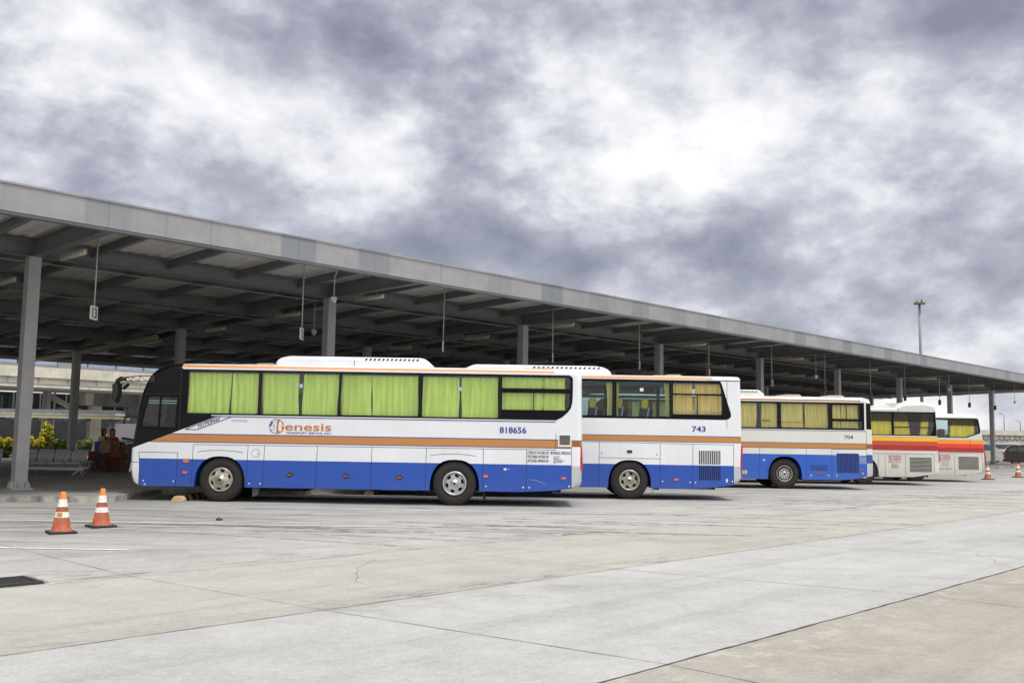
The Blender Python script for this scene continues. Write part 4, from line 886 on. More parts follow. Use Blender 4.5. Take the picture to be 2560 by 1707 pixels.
flat(B3, 'drip_rail', MATS['rail_white'], rect(1.3, 10.685, 2.084, 2.106), -.012, .014); flat(B3, 'drip_rail_shadow_line', NAVY, rect(1.3, 10.685, 2.064, 2.078), -.003, .004)
gaps(B3, [[(6.87, 1.42), (6.87, .34)], [(8.535, 1.42), (8.53, .34)], [(9.445, 1.42), (9.44, .34)], [(10.685, 2.08), (10.68, .46)], [(9.445, 1.425), (10.68, 1.43)]], .010)
ar = [(x, z) for x, z in arch(7.765, .66, .36, .83)]; ar2 = [(x, z) for x, z in arch(7.765, .605, .36, .785)]
MB().plate(ar+list(reversed(ar2)), [], -.02, .05).obj('wheel_arch_flare', BLUE3, B3)
marker(B3, 9.0, .575, .07, .025, True, mat('marker_red', (.5, .06, .02), .3)); marker(B3, 10.49, .72, .06, .022, False, MATS['marker_red'])
flat(B3, 'side_lamp', INKW, ell(7.02, 1.0, .045, .026), -.01, .012)
for x, z in ((8.69, .49), (9.31, .49), (9.61, .49), (10.53, .59)): flat(B3, 'latch', mat('latch_grey', (.45, .46, .48), .4, .4), ell(x, z, .026, .045), -.01, .012)
lb_ = flat(B3, 'square_reflector', mat('reflector_pale', (.6, .5, .3), .4), rrect(6.25, 6.42, .50, .63, .015), -.012, .014); flat(lb_, 'reflector_core', AMBERL, rect(6.29, 6.37, .545, .60), -.016, .004)
louvres(B3, 9.62, 10.395, .60, 1.275, 17, BLUE3)
BLK = INKK
for i, s_ in enumerate(('LTFRB 24/7 HOTLINE 1342', 'TEXT/VIBER HOTLINES:', '09175501342/09985501342')): lettering(s_, 8.66+(.03 if i == 1 else 0), 9.31-(.05 if i == 1 else 0), .80-.07*i, .85-.07*i, -.003, BLK, B3, bold=.012, name='hotline_lettering')
for i, s_ in enumerate(('GENESIS TRANSPORT', 'PUV', 'AIRCONDITIONED', 'DELUXE 2X2', 'CASE NO', 'PROVINCIAL', 'OPERATION', 'NET CAP 49', 'KG 12 000')): lettering(s_, 10.425, 10.425+(.09 if i == 1 else .235), 1.20-.034*i, 1.222-.034*i, -.003, INKW, B3, bold=.01, name='small_lettering')
lettering('704', 9.895, 10.21, 1.795, 1.925, -.003, INKB, B3, bold=.014, name='fleet_number')
wheel(B3, 7.765, .53, 'ten'); wheel(B3, 2.3, .53, 'ten'); wheel(B3, 7.765, .53, 'ten', y0=2.17); wheel(B3, 2.3, .53, 'ten', y0=2.17)
pod(B3, 'air_conditioner', [(4.2, 3.28), (4.25, 3.5), (6.91, 3.51), (7.0, 3.49), (7.17, 3.35), (7.16, 3.28)], .38, 2.1, .06, mat('pod_cream', (.68, .70, .66), .5, var=.08), [('s', 6.30+i*.125, 3.42, .085, .04) for i in range(5)])
pod(B3, 'roof_hatch', [(7.67, 3.28), (7.69, 3.33), (7.85, 3.35), (8.1, 3.38), (8.55, 3.385), (8.62, 3.35), (8.64, 3.28)], .8, 1.7, .03, mat('hatch_grey', (.42, .40, .36), .6, var=.1)); pod(B3, 'roof_vent', [(9.52, 3.28), (9.54, 3.34), (9.62, 3.37), (10.1, 3.37), (10.16, 3.34), (10.18, 3.28)], .7, 1.8, .04, MATS['hatch_grey'])
flat(B3, 'cap_join', LINE, rect(10.45, 10.46, 3.09, 3.24), -.003, .004)
# ---------------- fourth bus, striped yellow and red
L4 = 10.95; X4 = 6.36
REAR4 = [(9.25, 3.12), (9.35, 3.20), (9.5, 3.30), (9.7, 3.34), (10.3, 3.365), (10.6, 3.34), (10.78, 3.27), (10.86, 3.18), (10.87, 3.0), (10.88, 2.9), (10.90, 2.3), (10.935, 1.6), (10.95, 1.0), (10.955, .6), (10.94, .53), (10.72, .475), (10.4, .41), (9.9, .335)]
P4 = std_outline(L4, 3.12, scale_nose(3.12), REAR4, (2.3, .6, 1.06), (7.89, .60, 1.09), .326)
BAND4 = [(1.2, 1.985), (10.86, 1.985), (10.84, 2.5), (10.815, 2.945), (1.2, 2.945)]
b4 = [(1.385, 1.60, 0, 12, 3), (1.60, 1.767, 0, 12, 2), (1.767, 1.93, 0, 12, 1), (0, .9, 10.76, 12, 4)]
WARMW = paint('warm_white_paint', (.62, .63, .59), .12)
B4 = bus('cream coach with yellow and red stripes and humped roof end, bright yellow curtains', X4, 39.2, L4, P4, 3.36, .11, .06, .16, [BAND4], [], band_cuts(b4), band_rule(b4, L4), [WARMW, YELLOW, REDO, DRED, paint('bumper_white', (.68, .69, .70), .1)])
wins4 = [(1.4, 3.2), (3.3, 5.2), (5.3, 7.1), (7.2, 9.055)]; rw4 = [(9.13, 2.0+.02), (10.60, 2.02), (10.70, 2.15), (10.76, 2.4), (10.76, 2.91), (9.13, 2.91)]
MB().plate([(x+.002*(1 if x < 2 else -1), z+.002*(1 if z < 2.6 else -1)) for x, z in BAND4], [rrect(a, b, 2.02, 2.91, .03) for a, b in wins4]+[rw4], -.005, .03).obj('window_band', FRAME, B4)
for i, (a, b) in enumerate(wins4):
    w = window(B4, rect(a-.01, b+.01, 2.0, 2.545), None, GL1); window(B4, rect(a-.01, b+.01, 2.55, 2.92), None, GLD)['label'] = 'dark tinted upper window pane'
    curtain(w, a, b, 2.01, 2.9, .085, YELC, seed=110+i, folds=9, amp=.02)
w = window(B4, [(9.12, 2.01), (10.61, 2.01), (10.71, 2.15), (10.77, 2.4), (10.77, 2.545), (9.12, 2.545)], None, GL1); window(B4, rect(9.12, 10.77, 2.55, 2.92), None, GLD)['label'] = 'dark tinted upper window pane'
curtain(w, 9.14, 9.72, 2.02, 2.9, .085, YELC, seed=121, folds=5, x1b=9.79, x0b=9.15); curtain(w, 10.3, 10.62, 2.02, 2.9, .085, YELC, seed=122, folds=4, x0b=10.19, x1b=10.5)
flat(B4, 'window_rail', PLAST, rect(9.13, 10.77, 2.30, 2.345), .0, .03)
flat(B4, 'drip_rail', MATS['rail_white'], rect(1.3, 10.86, 1.945, 1.97), -.01, .012); flat(B4, 'cap_join', LINE, [(9.33, 2.96), (9.345, 2.96), (9.30, 3.1), (9.285, 3.1)], -.004, .004)
gaps(B4, [[(7.2, 1.25), (10.72, 1.25), (10.72, .48)], [(8.745, 1.245), (8.745, .34)], [(9.56, 1.245), (9.56, .34)], [(8.5, 1.25), (8.47, .9), (8.44, .34)]], .011)
flat(B4, 'drip_rail_shadow_line', LINE, rect(10.80, 10.87, 2.955, 2.965), -.004, .004)
louvres(B4, 9.735, 10.62, .535, 1.12, 11, mat('louvre_cream', (.5, .5, .46), .5), False)
for i, s_ in enumerate(('LTFRB 24/7 HOTLINE: 1342', 'TEXT : 09175501342', 'VIBER : 09985501342')): lettering(s_, 8.885, 9.385, 1.135-.078*i, 1.192-.078*i, -.003, INKR, B4, bold=.014, name='hotline_lettering')
lettering('MAXIMUM SEATING CAPACITY : 45', 8.885, 9.385, .905, .94, -.003, INKR, B4, bold=.01, name='hotline_lettering')
for i, s_ in enumerate(('CASE NO.', 'PUV TYPE : BUS', 'DELUXE   CARGO', 'FRANCHISE', 'OPERATION', 'NET CAP')): lettering(s_, 9.0, 9.0+(.28 if i % 2 else .22), .83-.03*i, .85-.03*i, -.003, INKR, B4, bold=.006, name='small_lettering')
for yy in (.0, 2.37): tl = MB(); tl.plate([(10.90, 1.36), (10.94, 1.38), (10.957, 1.1), (10.955, .92), (10.93, .91), (10.92, 1.1)], [], yy+.05, yy+.13); link('tail_light', bev(tl.mesh('tail_light', REDL), .01, 2), B4)
wheel(B4, 7.89, .53, 'dish', m=STEELW); wheel(B4, 2.3, .53, 'dish', m=STEELW); wheel(B4, 7.89, .53, 'dish', y0=2.17); wheel(B4, 2.3, .53, 'dish', y0=2.17)
MB().tube([(10.2, .9, .42), (10.7, .8, .40), (10.78, .8, .33)], .05, 8).obj('exhaust', DARK, B4); MB().box(8.9, 9.3, .3, .7, .24, .40).obj('air_tank', DARK, B4)
pod(B4, 'roof_hatch', [(8.45, 3.115), (8.6, 3.2), (9.0, 3.25), (9.2, 3.22), (9.25, 3.12)], .6, 1.7, .04, MATS['pod_cream'])
# ---------------- fifth bus, farthest
L5 = 10.95; X5 = 10.28
REAR5 = [(9.8, 3.035), (10.45, 3.035), (10.6, 3.02), (10.68, 2.96), (10.74, 2.8), (10.82, 2.4), (10.89, 1.9), (10.935, 1.5), (10.95, 1.0), (10.945, .6), (10.92, .50), (10.7, .43), (10.3, .36), (9.85, .31)]
P5 = std_outline(L5, 3.035, scale_nose(3.035), REAR5, (2.3, .6, 1.0), (7.82, .60, 1.05), .305)
BAND5 = [(1.2, 1.965), (10.05, 1.965), (10.15, 1.98), (10.72, 2.18), (10.735, 2.3), (10.69, 2.6), (10.65, 2.80), (10.58, 2.84), (1.2, 2.84)]
b5 = [(1.316, 1.517, 0, 12, 3), (1.517, 1.696, 0, 12, 2), (1.696, 1.875, 0, 12, 1), (0, .86, 10.78, 12, 4)]
B5 = bus('cream coach with orange and red stripes and slanting rear window, farthest right in the row', X5, 43.4, L5, P5, 3.035, .11, .10, .20, [BAND5], [BAND5], band_cuts(b5), band_rule(b5, L5), [WARMW, AMB, RED5, DRED, GREYW])
hol5 = [rrect(a, b, 2.0, 2.80, .03) for a, b in ((1.3, 3.2), (3.3, 5.2), (5.3, 7.2))]+[[(7.3, 2.0), (10.06, 2.0), (10.66, 2.2), (10.68, 2.32), (10.62, 2.7), (10.56, 2.80), (7.3, 2.80)]]
for y0_, y1_ in ((-.005, .03), (2.47, 2.505)): MB().plate([(x+.002*(1 if x < 2 else -1), z+.002*(1 if z < 2.4 else -1)) for x, z in BAND5], hol5, y0_, y1_).obj('window_band', FRAME, B5)
for h in hol5:
    w = window(B5, h, None, GL1); MB().plate(h, [], 2.48, None).obj('window', GL2, B5)
    if h[0][0] > 7 and len(h) == 7: curtain(w, 9.42, 10.5, 1.99, 2.79, .10, YELC, seed=140, folds=7); tw = w
window(B5, [(9.3, 2.5), (10.655, 2.5), (10.60, 2.79), (9.3, 2.79)], None, GLD)['label'] = 'dark tinted upper window pane'
for x in (8.75, 9.15): seat(B5, x, .5, SEATD, 2.33)
gaps(B5, [[(9.53, 1.27), (9.53, .32)], [(8.3, 1.28), (10.78, 1.28), (10.78, .45)], [(10.25, 1.87), (10.25, 1.32)]], .011)
louvres(B5, 9.715, 10.615, .555, 1.13, 12, MATS['louvre_cream'], False)
for i, s_ in enumerate(('LTFRB 24/7 HOTLINE: 1342', 'TEXT : 09175501342', 'VIBER : 09985501342')): lettering(s_, 8.82, 9.36, 1.15-.078*i, 1.21-.078*i, -.003, INKR, B5, bold=.014, name='hotline_lettering')
lettering('MAXIMUM SEATING CAPACITY : 45', 8.82, 9.36, .92, .955, -.003, INKR, B5, bold=.01, name='hotline_lettering')
for i, s_ in enumerate(('CASE NO.', 'PUV TYPE : BUS', 'DELUXE CARGO', 'FRANCHISE', 'OPERATION')): lettering(s_, 8.98, 9.26, .85-.036*i, .872-.036*i, -.003, INKG, B5, bold=.006, name='small_lettering')
lettering('PROVINCIAL OPERATION', 8.72, 9.42, .555, .60, -.003, INKR, B5, bold=.014, name='hotline_lettering')
for yy in (.0, 2.37): tl = MB(); tl.plate([(10.90, 1.34), (10.93, 1.36), (10.96, 1.2), (10.965, .87), (10.935, .84), (10.93, 1.1)], [], yy+.05, yy+.13); link('tail_light', bev(tl.mesh('tail_light', REDL), .01, 2), B5)
wheel(B5, 7.82, .53, 'dish', m=STEELW); wheel(B5, 2.3, .53, 'dish', m=STEELW); wheel(B5, 7.82, .53, 'dish', y0=2.17); wheel(B5, 2.3, .53, 'dish', y0=2.17)
# ------------------------------------------------------------------ traffic cones
CONEO = mat('cone_orange', (.36, .085, .035), .6, var=.3, vscale=7, streak=.6); CONEW = mat('cone_white_band', (.74, .72, .70), .5, var=.22, vscale=11, streak=.5); CONEB = mat('cone_black_base', (.02, .021, .024), .7, var=.4, vscale=10)
CONET = mat('cone_orange_top', (.75, .24, .05), .5, var=.12, vscale=9)
def cone(label, x, y, rz, h=.74, sticker=False):
    e = thing('traffic_cone', label, 'cone', (x, y, 0), rz, 'traffic cones'); s = h/.74
    b = MB(); b.box(-.235*s, .235*s, -.235*s, .235*s, .003, .045*s); link('base', bev(b.mesh('base', CONEB), .018, 2), e)
    r = lambda z: (.168-(z-.045)*.185)*s
    def ring(z0, z1, m, nm, o=0): MB().lathe([(r(z0)+o, z0*s), (r(z1)+o, z1*s)], (0, 0, 0), 'Z', 28).obj(nm, m, e)
    c = MB(); c.lathe([(.20*s, .046*s), (.185*s, .06*s), (r(.075), .075*s), (r(.61), .61*s)], (0, 0, 0), 'Z', 28); c.obj('cone_body', CONEO, e)
    c = MB(); c.lathe([(r(.61)+.001, .611*s), (r(.70), .715*s), (r(.70)-.006, .74*s), (r(.70)-.014, .738*s), (r(.70)-.016, .70*s), (.001, .69*s)], (0, 0, 0), 'Z', 28); c.obj('cone_tip', CONET, e)
    ring(.285, .385, CONEW, 'white_band', .003); ring(.475, .61, CONEW, 'white_band', .003)
    if sticker:
        MB().lathe([(r(.30)+.005, .30*s), (r(.375)+.005, .375*s)], (0, 0, 0), 'Z', 8, R_(215), R_(262)).obj('sticker', mat('sticker_brown', (.45, .25, .06), .6, var=.6, vscale=40), e)
cone('orange cone with a brown sticker on its lower white band, nearest the camera', -7.23, 15.85, .62, .66, sticker=True); cone('orange cone with plain white bands standing just behind the stickered cone', -7.05, 16.95, .75, .66)
cone('orange cone beside the rear of the farthest bus', 23.1, 47.1, .5, .70); cone('orange cone on the paving at the far right edge of the yard', 26.66, 51.1, .3, .72); cone('small distant orange cone in front of the dark red car wheel', 44.24, 82.3, .2, .72)
# ------------------------------------------------------------------ wheel stops
SY = mat('stop_cream_paint', (.60, .42, .22), .8, var=.25, vscale=9); SK = mat('stop_black_paint', (.03, .03, .03), .8, var=.4)
def stop(label, x, y, ln=1.9):
    mb = MB(); n = 8
    for i in range(n):
        mb.cur = i % 2; a, b2 = i*ln/n, (i+1)*ln/n; sk = .06
        P = [(-.14, 0), (-.135, .05), (-.075, .125), (.075, .125), (.135, .05), (.14, 0)]
        vs = [(px, a+(sk*pz/.125 if i else 0), pz) for px, pz in P]+[(px, b2+(sk*pz/.125 if i < n-1 else 0), pz) for px, pz in P]
        mb.add(vs, [(k_, (k_+1) % 6, 6+(k_+1) % 6, 6+k_) for k_ in range(6)]+([(5, 4, 3, 2, 1, 0)] if i == 0 else [])+([(6, 7, 8, 9, 10, 11)] if i == n-1 else []))
    tag(mb.obj('wheel_stop', [SY, SK], None, (x, y, .001)), label, 'wheel stop', 'striped wheel stops')
stop('cream and black striped wheel stop in front of the nearest bus front tyre', -7.93, 23.35); stop('striped wheel stop seen under the nearest bus between its wheels', -3.92, 27.2)
# ------------------------------------------------------------------ drain grate
GR = thing('drain_grate', 'dark iron drain grate set in the paving at the lower left', 'grate', C0, CROT)
IRON = mat('grate_iron', (.045, .045, .05), .6, .4, var=.3, vscale=12); u0, u1, d0, d1 = -6.5, -5.0, -14.93, -14.36
g_ = MB(); g_.plate(rect(u0, u1, d0, d1), [rect(u0+.05, u1-.05, d0+.05, d1-.05)], .004, .03, 'XY'); g_.obj('frame', IRON, GR)
g_ = MB()
for i in range(15): g_.box(u0+.055, u1-.055, d0+.06+i*.032, d0+.075+i*.032, .010, .024)
for i in range(4): g_.box(u0+.3+i*.3, u0+.33+i*.3, d0+.055, d1-.055, .008, .0205)
g_.obj('bars', IRON, GR); MB().add([(u0+.05, d0+.05, .006), (u1-.05, d0+.05, .006), (u1-.05, d1-.05, .006), (u0+.05, d1-.05, .006)], [(0, 1, 2, 3)]).obj('pit', DARK, GR)
def rough_patch():
    P = []
    for i in range(40): P.append((u0-.1+(u1+.19-u0)*i/39, d1+.17+random.uniform(-.02, .02)))
    P += [(u1+.10+random.uniform(-.02, .02), d1+.17-i*.05) for i in range(14)]; P += [(u1, d0), (u1, d1), (u0-.1, d1)]
    mb = MB(); mb.plate(P, [], .005, None, 'XY'); q = mb.obj('grate_surround', mat('coarse_concrete', (.22, .21, .195), .95, var=.6, vscale=22, bump=.6, bscale=70), GR)
rough_patch()
# ------------------------------------------------------------------ waiting benches
BST = mat('bench_steel', (.48, .49, .52), .42, .35, var=.15, vscale=9); BCH = mat('bench_chrome', (.55, .56, .58), .25, .8); BBLK = mat('bench_black', (.03, .03, .035), .5)
def bench(label, x, y, n, rz=0):
    e = thing('waiting_bench', label, 'bench', (x, y, .155), rz, 'waiting benches on the platform'); w = .56
    for i in range(n):
        a = i*w+.03; b_ = (i+1)*w-.03; vs = []
        prof = [(-.02, .385), (-.045, .42), (-.02, .455), (.06, .46), (.36, .42), (.43, .46), (.47, .60), (.52, .84), (.535, .86)]
        for y_, z_ in prof: vs += [(a+.03*max(0, z_-.5), y_, z_), (b_+.03*max(0, z_-.5), y_, z_)]
        k_ = len(prof); mb = MB(); mb.add(vs, [(2*q, 2*q+1, 2*q+3, 2*q+2) for q in range(k_-1)], True); s_ = mb.obj('seat', BST, e)
        for xx in (a, b_):
            t_ = MB(); t_.tube([(xx+.03*max(0, z_-.5), y_, z_) for y_, z_ in prof], .013, 6); t_.obj('seat_edge', BCH, s_)
    mb = MB(); mb.box(.0, n*w, .16, .24, .19, .275); mb.obj('beam', BST, e)
    MB().box(.0, n*w, .54, .56, .80, .87).obj('back_rail', BBLK, e)
    for xx in ([.28, n*w-.12] if n < 5 else [.28, n*w/2, n*w-.12]):
        lg = MB(); lg.tube([(xx-.17, .02, .012), (xx-.155, .04, .05), (xx-.04, .17, .17), (xx, .2, .19), (xx+.04, .17, .17), (xx+.135, .06, .06), (xx+.15, .04, .012)], .022, 8); lg.tube([(xx, .2, .19), (xx, .2, .39)], .022, 8); lg.obj('leg', BST, e)
bench('grey steel bench of four seats facing the yard behind the leftmost outer column', -16.27, 31.9, 4); bench('steel bench back to back with the four seat bench, only its legs showing', -14.35, 33.3, 3, math.pi); bench('grey steel bench cut off by the left edge of the photo', -18.75, 31.2, 4)
# ------------------------------------------------------------------ people
SKIN = mat('skin', (.42, .24, .16), .6); HAIR = mat('dark_hair', (.018, .012, .010), .5)
def skinned(name, segs, m, parent, sub=2):
    """segs: chains of (point, radius) joined where points coincide; the first point is the root"""
    bm = bmesh.new(); ly = bm.verts.layers.skin.verify(); seen = {}
    def V(p, r):
        k_ = tuple(round(c, 4) for c in p)
        if k_ not in seen:
            v = bm.verts.new(p); v[ly].radius = (r, r); seen[k_] = v
            if len(seen) == 1: v[ly].use_root = True
        return seen[k_]
    for ch in segs:
        vs = [V(p, r) for p, r in ch]
        for a, b_ in zip(vs, vs[1:]):
            if not bm.edges.get((a, b_)): bm.edges.new((a, b_))
    me = bpy.data.meshes.new(name); bm.to_mesh(me); bm.free(); me.materials.append(m); o = link(name, me, parent)
    o.modifiers.new('skin', 'SKIN').use_smooth_shade = True; q = o.modifiers.new('subsurf', 'SUBSURF'); q.levels = q.render_levels = sub; return o
def woman(label, x, y, rz, top, arms, jacket=None, trousers=None, lean=0.0):
    """standing woman, 1.55 m; local -y is the way she faces"""
    e = thing('person', label, 'person', (x, y, .155), rz); f = lambda z: -lean*max(0, z-.85)
    ch = [[((0, 0, .86), .13), ((0, f(.98), .98), .11), ((0, f(1.14), 1.14), .125), ((0, f(1.25), 1.25), .10), ((0, f(1.31), 1.31), .05), ((0, f(1.36)-.015, 1.36), .045), ((0, f(1.40)-.03, 1.41), .075), ((0, f(1.47)-.025, 1.48), .085), ((0, f(1.52)-.01, 1.535), .055)]]
    for s in (-1, 1):
        ch.append([((0, 0, .86), .13), ((s*.085, 0, .78), .085), ((s*.09, -.01, .45), .055), ((s*.09, .01, .10), .036), ((s*.09, -.01, .04), .035), ((s*.095, -.13, .03), .025)])
        sh, elb, wr = arms[s]; hd = (Vector(wr)-Vector(elb)).normalized()
        ch.append([((0, f(1.25), 1.25), .10), (sh, .048), (elb, .036), (wr, .024), (tuple(Vector(wr)+hd*.05), .03)])
        pc = Vector(wr)+hd*.05; sd2 = hd.orthogonal().normalized(); nn = hd.cross(sd2)
        for i in range(4):
            b0 = pc+sd2*(.024-.016*i)+hd*.02; ln = (.055, .065, .06, .045)[i]
            ch.append([(tuple(pc), .03), (tuple(b0), .009), (tuple(b0+hd*ln*.5+nn*.008), .008), (tuple(b0+hd*ln+nn*.022), .007)])
        ch.append([(tuple(pc), .03), (tuple(pc+sd2*.035-hd*.005), .010), (tuple(pc+sd2*.05+hd*.03), .008)])
    skinned('body', ch, SKIN, e)
    hy = f(1.45)-.02
    h = MB(); h.lathe([(.001, .105), (.06, .095), (.098, .05), (.106, 0), (.098, -.06), (.085, -.16), (.05, -.2)], (0, hy+.028, 1.475), 'Z', 18, R_(-35), R_(215)); h.lathe([(.001, .112), (.055, .102), (.095, .06)], (0, hy+.012, 1.475), 'Z', 18); h.obj('hair', HAIR, e)
    fc = MB()
    for s in (-1, 1): fc.lathe([(.010, 0), (.007, -.006), (.001, -.008)], (s*.032, hy-.092, 1.475), 'Y', 8)
    fc.obj('eyes', HAIR, e); MB().tube([(0, hy-.088, 1.48), (0, hy-.112, 1.445), (0, hy-.098, 1.438)], [.008, .014, .010], 8).obj('nose', SKIN, e)
    MB().tube([(-.024, hy-.086, 1.412), (0, hy-.095, 1.410), (.024, hy-.086, 1.412)], [.003, .008, .003], 8).obj('mouth', mat('lips', (.35, .09, .08), .5), e)
    for s in (-1, 1): MB().lathe([(.022, 0), (.016, s*.012), (.001, s*.014)], (s*.084, hy+.012, 1.465), 'X', 8).obj('ear', SKIN, e)
    tc_ = [[((0, 0.003, .80), .15), ((0, f(.98), .98), .132), ((0, f(1.14), 1.14), .145), ((0, f(1.25), 1.25), .118), ((0, f(1.29), 1.292), .066)]]
    for s in (-1, 1):
        sh, elb, wr = arms[s]; q = Vector(sh).lerp(Vector(elb), .75) if not jacket else Vector(elb).lerp(Vector(wr), .85)
        tc_.append([((0, f(1.25), 1.25), .118), (sh, .064), (tuple(Vector(elb)) if jacket else tuple(q), .052)]+([(tuple(q), .042)] if jacket else []))
    skinned('jacket' if jacket else 'top', tc_, jacket or top, e)
    if jacket: MB().plate([(-.06, .86), (.07, .86), (.065, 1.2), (.03, 1.27), (-.03, 1.27), (-.06, 1.2)], [], -.165, -.155).obj('shirt', top, e)
    tr = [[((0, 0, .87), .14), ((.088, 0, .78), .105), ((.092, -.01, .45), .075), ((.09, .01, .10), .06)], [((0, 0, .87), .14), ((-.088, 0, .78), .105), ((-.092, -.01, .45), .075), ((-.09, .01, .10), .06)]]
    skinned('trousers', tr, trousers, e)
woman('woman in a cream jacket and black top standing behind the blue bin', -15.72, 37.6, 1.05, mat('top_black', (.015, .015, .02), .8), {-1: ((-.16, 0, 1.22), (-.22, .03, .98), (-.20, -.10, .78)), 1: ((.16, -.02, 1.22), (.23, -.10, 1.02), (.16, -.30, .98))}, mat('jacket_cream', (.60, .57, .50), .9), mat('trousers_white', (.62, .62, .64), .9))
woman('woman in a dark red top leaning on the cartons with a hand at her face', -15.28, 37.35, .35, mat('top_dark_red', (.40, .02, .05), .85, var=.3, vscale=14), {-1: ((-.16, -.06, 1.20), (-.22, -.30, 1.06), (-.04, -.28, 1.33)), 1: ((.16, -.06, 1.20), (.24, -.28, 1.04), (.05, -.36, 1.07))}, None, mat('trousers_dark', (.02, .022, .03), .9), .22)
# ------------------------------------------------------------------ cartons, bin, ladder, tables and chairs on the platform
CB1 = mat('carton_brown', (.34, .22, .125), .85, var=.2, vscale=5); CB2 = mat('carton_dark', (.14, .08, .055), .85, var=.25, vscale=5); TAPEB = mat('carton_tape', (.30, .20, .11), .5)
def carton(label, x, y, z, w, d, h, m, rz=0):
    e = thing('carton', label, 'carton', (x, y, z), rz, 'cartons stacked on the platform')
    link('box', bev(MB().box(-w/2, w/2, -d/2, d/2, 0, h).mesh('box', m), .008, 1), e)
    MB().box(-.025, .025, -d/2-.002, d/2+.002, h*.7, h+.002).obj('tape', TAPEB, e)
for i, (x, y, z, w, d, h, m, lab) in enumerate([(-15.2, 36.6, .157, .42, .5, .36, CB2, 'lowest dark carton of the left stack, beside the step ladder'), (-15.2, 36.6, .519, .42, .5, .34, CB2, 'dark carton second from the floor in the left stack'), (-15.16, 36.6, .861, .42, .5, .125, CB1, 'flat light brown carton third from the floor in the left stack'),
      (-15.14, 36.62, .988, .44, .5, .16, CB1, 'light brown carton second from the top of the left stack'), (-15.1, 36.62, 1.15, .40, .5, .125, CB1, 'small light brown carton topmost of the left stack, under the leaning woman'),
      (-14.75, 36.6, .157, .44, .5, .44, CB2, 'lowest dark carton of the middle stack behind the table'), (-14.75, 36.6, .599, .44, .5, .38, CB2, 'dark carton halfway up the middle stack behind the table'), (-14.76, 36.6, .981, .36, .5, .29, CB2, 'dark reddish carton on top of the middle stack'),
      (-14.29, 36.6, .157, .44, .5, .44, CB2, 'lowest dark carton of the right stack nearest the bus front'), (-14.29, 36.6, .599, .44, .5, .36, CB2, 'dark carton halfway up the right stack nearest the bus front'), (-14.33, 36.6, .961, .42, .5, .22, CB2, 'dark carton on top of the right stack, under the flat cases')]): carton(lab, x, y, z, w, d, h, m)
def case(label, x, y, z, w, m, rx):
    e = thing('flat_case', label, 'case', (x, y, z), .1, 'flat cases on the cartons'); e.rotation_euler = (0, rx, .1)
    link('case_body', bev(MB().box(-w/2, w/2, -.2, .2, 0, .07).mesh('case_body', m), .01, 1), e); MB().box(-.06, .06, -.215, -.201, .02, .05).obj('case_handle', BBLK, e)
case('white flat case lying on the right carton stack', -14.30, 36.55, 1.205, .62, mat('case_white', (.55, .56, .6), .6), .12); case('black flat case on top of the white case', -14.27, 36.55, 1.30, .60, BBLK, .16)
e = thing('plastic_bin', 'tall dark blue plastic bin behind the step ladder', 'bin', (-15.52, 36.75, .156))
link('bin_body', bev(MB().plate([(-.13, 0), (.13, 0), (.15, 1.04), (-.15, 1.04)], [], -.13, .13).mesh('bin_body', mat('bin_blue', (.03, .08, .40), .45)), .02, 2), e); link('lid', bev(MB().box(-.16, .16, -.14, .14, 1.042, 1.085).mesh('lid', MATS['bin_blue']), .015, 2), e)
e = thing('step_ladder', 'aluminium step ladder leaning open beside the cartons', 'ladder', (-15.53, 36.1, .156)); AL_ = mat('ladder_aluminium', (.42, .44, .46), .4, .6)
for s in (-1, 1):
    MB().tube([(s*.12-.08, -.05, .01), (s*.07+.03, .1, .74)], .02, 6).obj('rail', AL_, e); MB().tube([(s*.12-.08, .45, .01), (s*.07+.03, .16, .72)], .015, 6).obj('rear_leg', AL_, e)
for i in range(3):
    q = .25+.25*i; xx = -.08+.11*q; MB().box(xx-.10+.02*q, xx+.10-.02*q, -.05+.15*q-.04, -.05+.15*q+.04, .74*q-.01, .74*q+.012).obj('step', AL_, e)
MB().box(-.06, .12, .03, .18, .745, .765).obj('top_tray', AL_, e)
e = thing('red_tub', 'red plastic tub on the floor beside the bench end', 'tub', (-15.72, 36.9, .156))
t_ = MB(); t_.lathe([(.001, 0), (.12, 0), (.15, .36), (.16, .37), (.16, .385), (.145, .385), (.115, .02), (.001, .02)], (0, 0, 0), 'Z', 20); t_.obj('tub', mat('tub_red', (.45, .015, .015), .4), e); MB().lathe([(.001, .40), (.10, .40), (.135, .36)], (0, 0, 0), 'Z', 14).obj('contents', mat('tub_contents_green', (.06, .12, .06), .9, var=.6, vscale=30), e)
CHM = mat('chair_dark_red', (.20, .045, .042), .55)
def bchair(label, x, y, rz):
    e = thing('dining_chair', label, 'chair', (x, y, .156), rz, 'dark red chairs around the table')
    for a, b_ in ((-.17, -.17), (.17, -.17), (-.17, .17), (.17, .17)): MB().tube([(a*1.25, b_*1.25, .0), (a, b_, .43)], [.014, .02], 8).obj('leg', CHM, e)
    link('seat', bev(MB().box(-.2, .2, -.2, .2, .425, .465).mesh('seat', CHM), .015, 2), e)
    vs = []; n = 8
    for k_, z in enumerate((.46, .60, .74)):
        for i in range(n+1): q = -1+2*i/n; vs.append((q*.19, .19+.02*k_-.05*q*q*.6, z))
    mb = MB(); mb.add(vs, [(k_*(n+1)+i, k_*(n+1)+i+1, (k_+1)*(n+1)+i+1, (k_+1)*(n+1)+i) for k_ in range(2) for i in range(n)], True); b = mb.obj('backrest', CHM, e); b.modifiers.new('solid', 'SOLIDIFY').thickness = .025
bchair('dark red chair at the left of the small table, turned sideways', -15.1, 35.5, 1.2); bchair('dark red chair in front of the small table nearest the bus front', -14.24, 35.3, math.pi+.1); bchair('dark red chair half hidden behind the small table', -14.75, 36.1, .2)
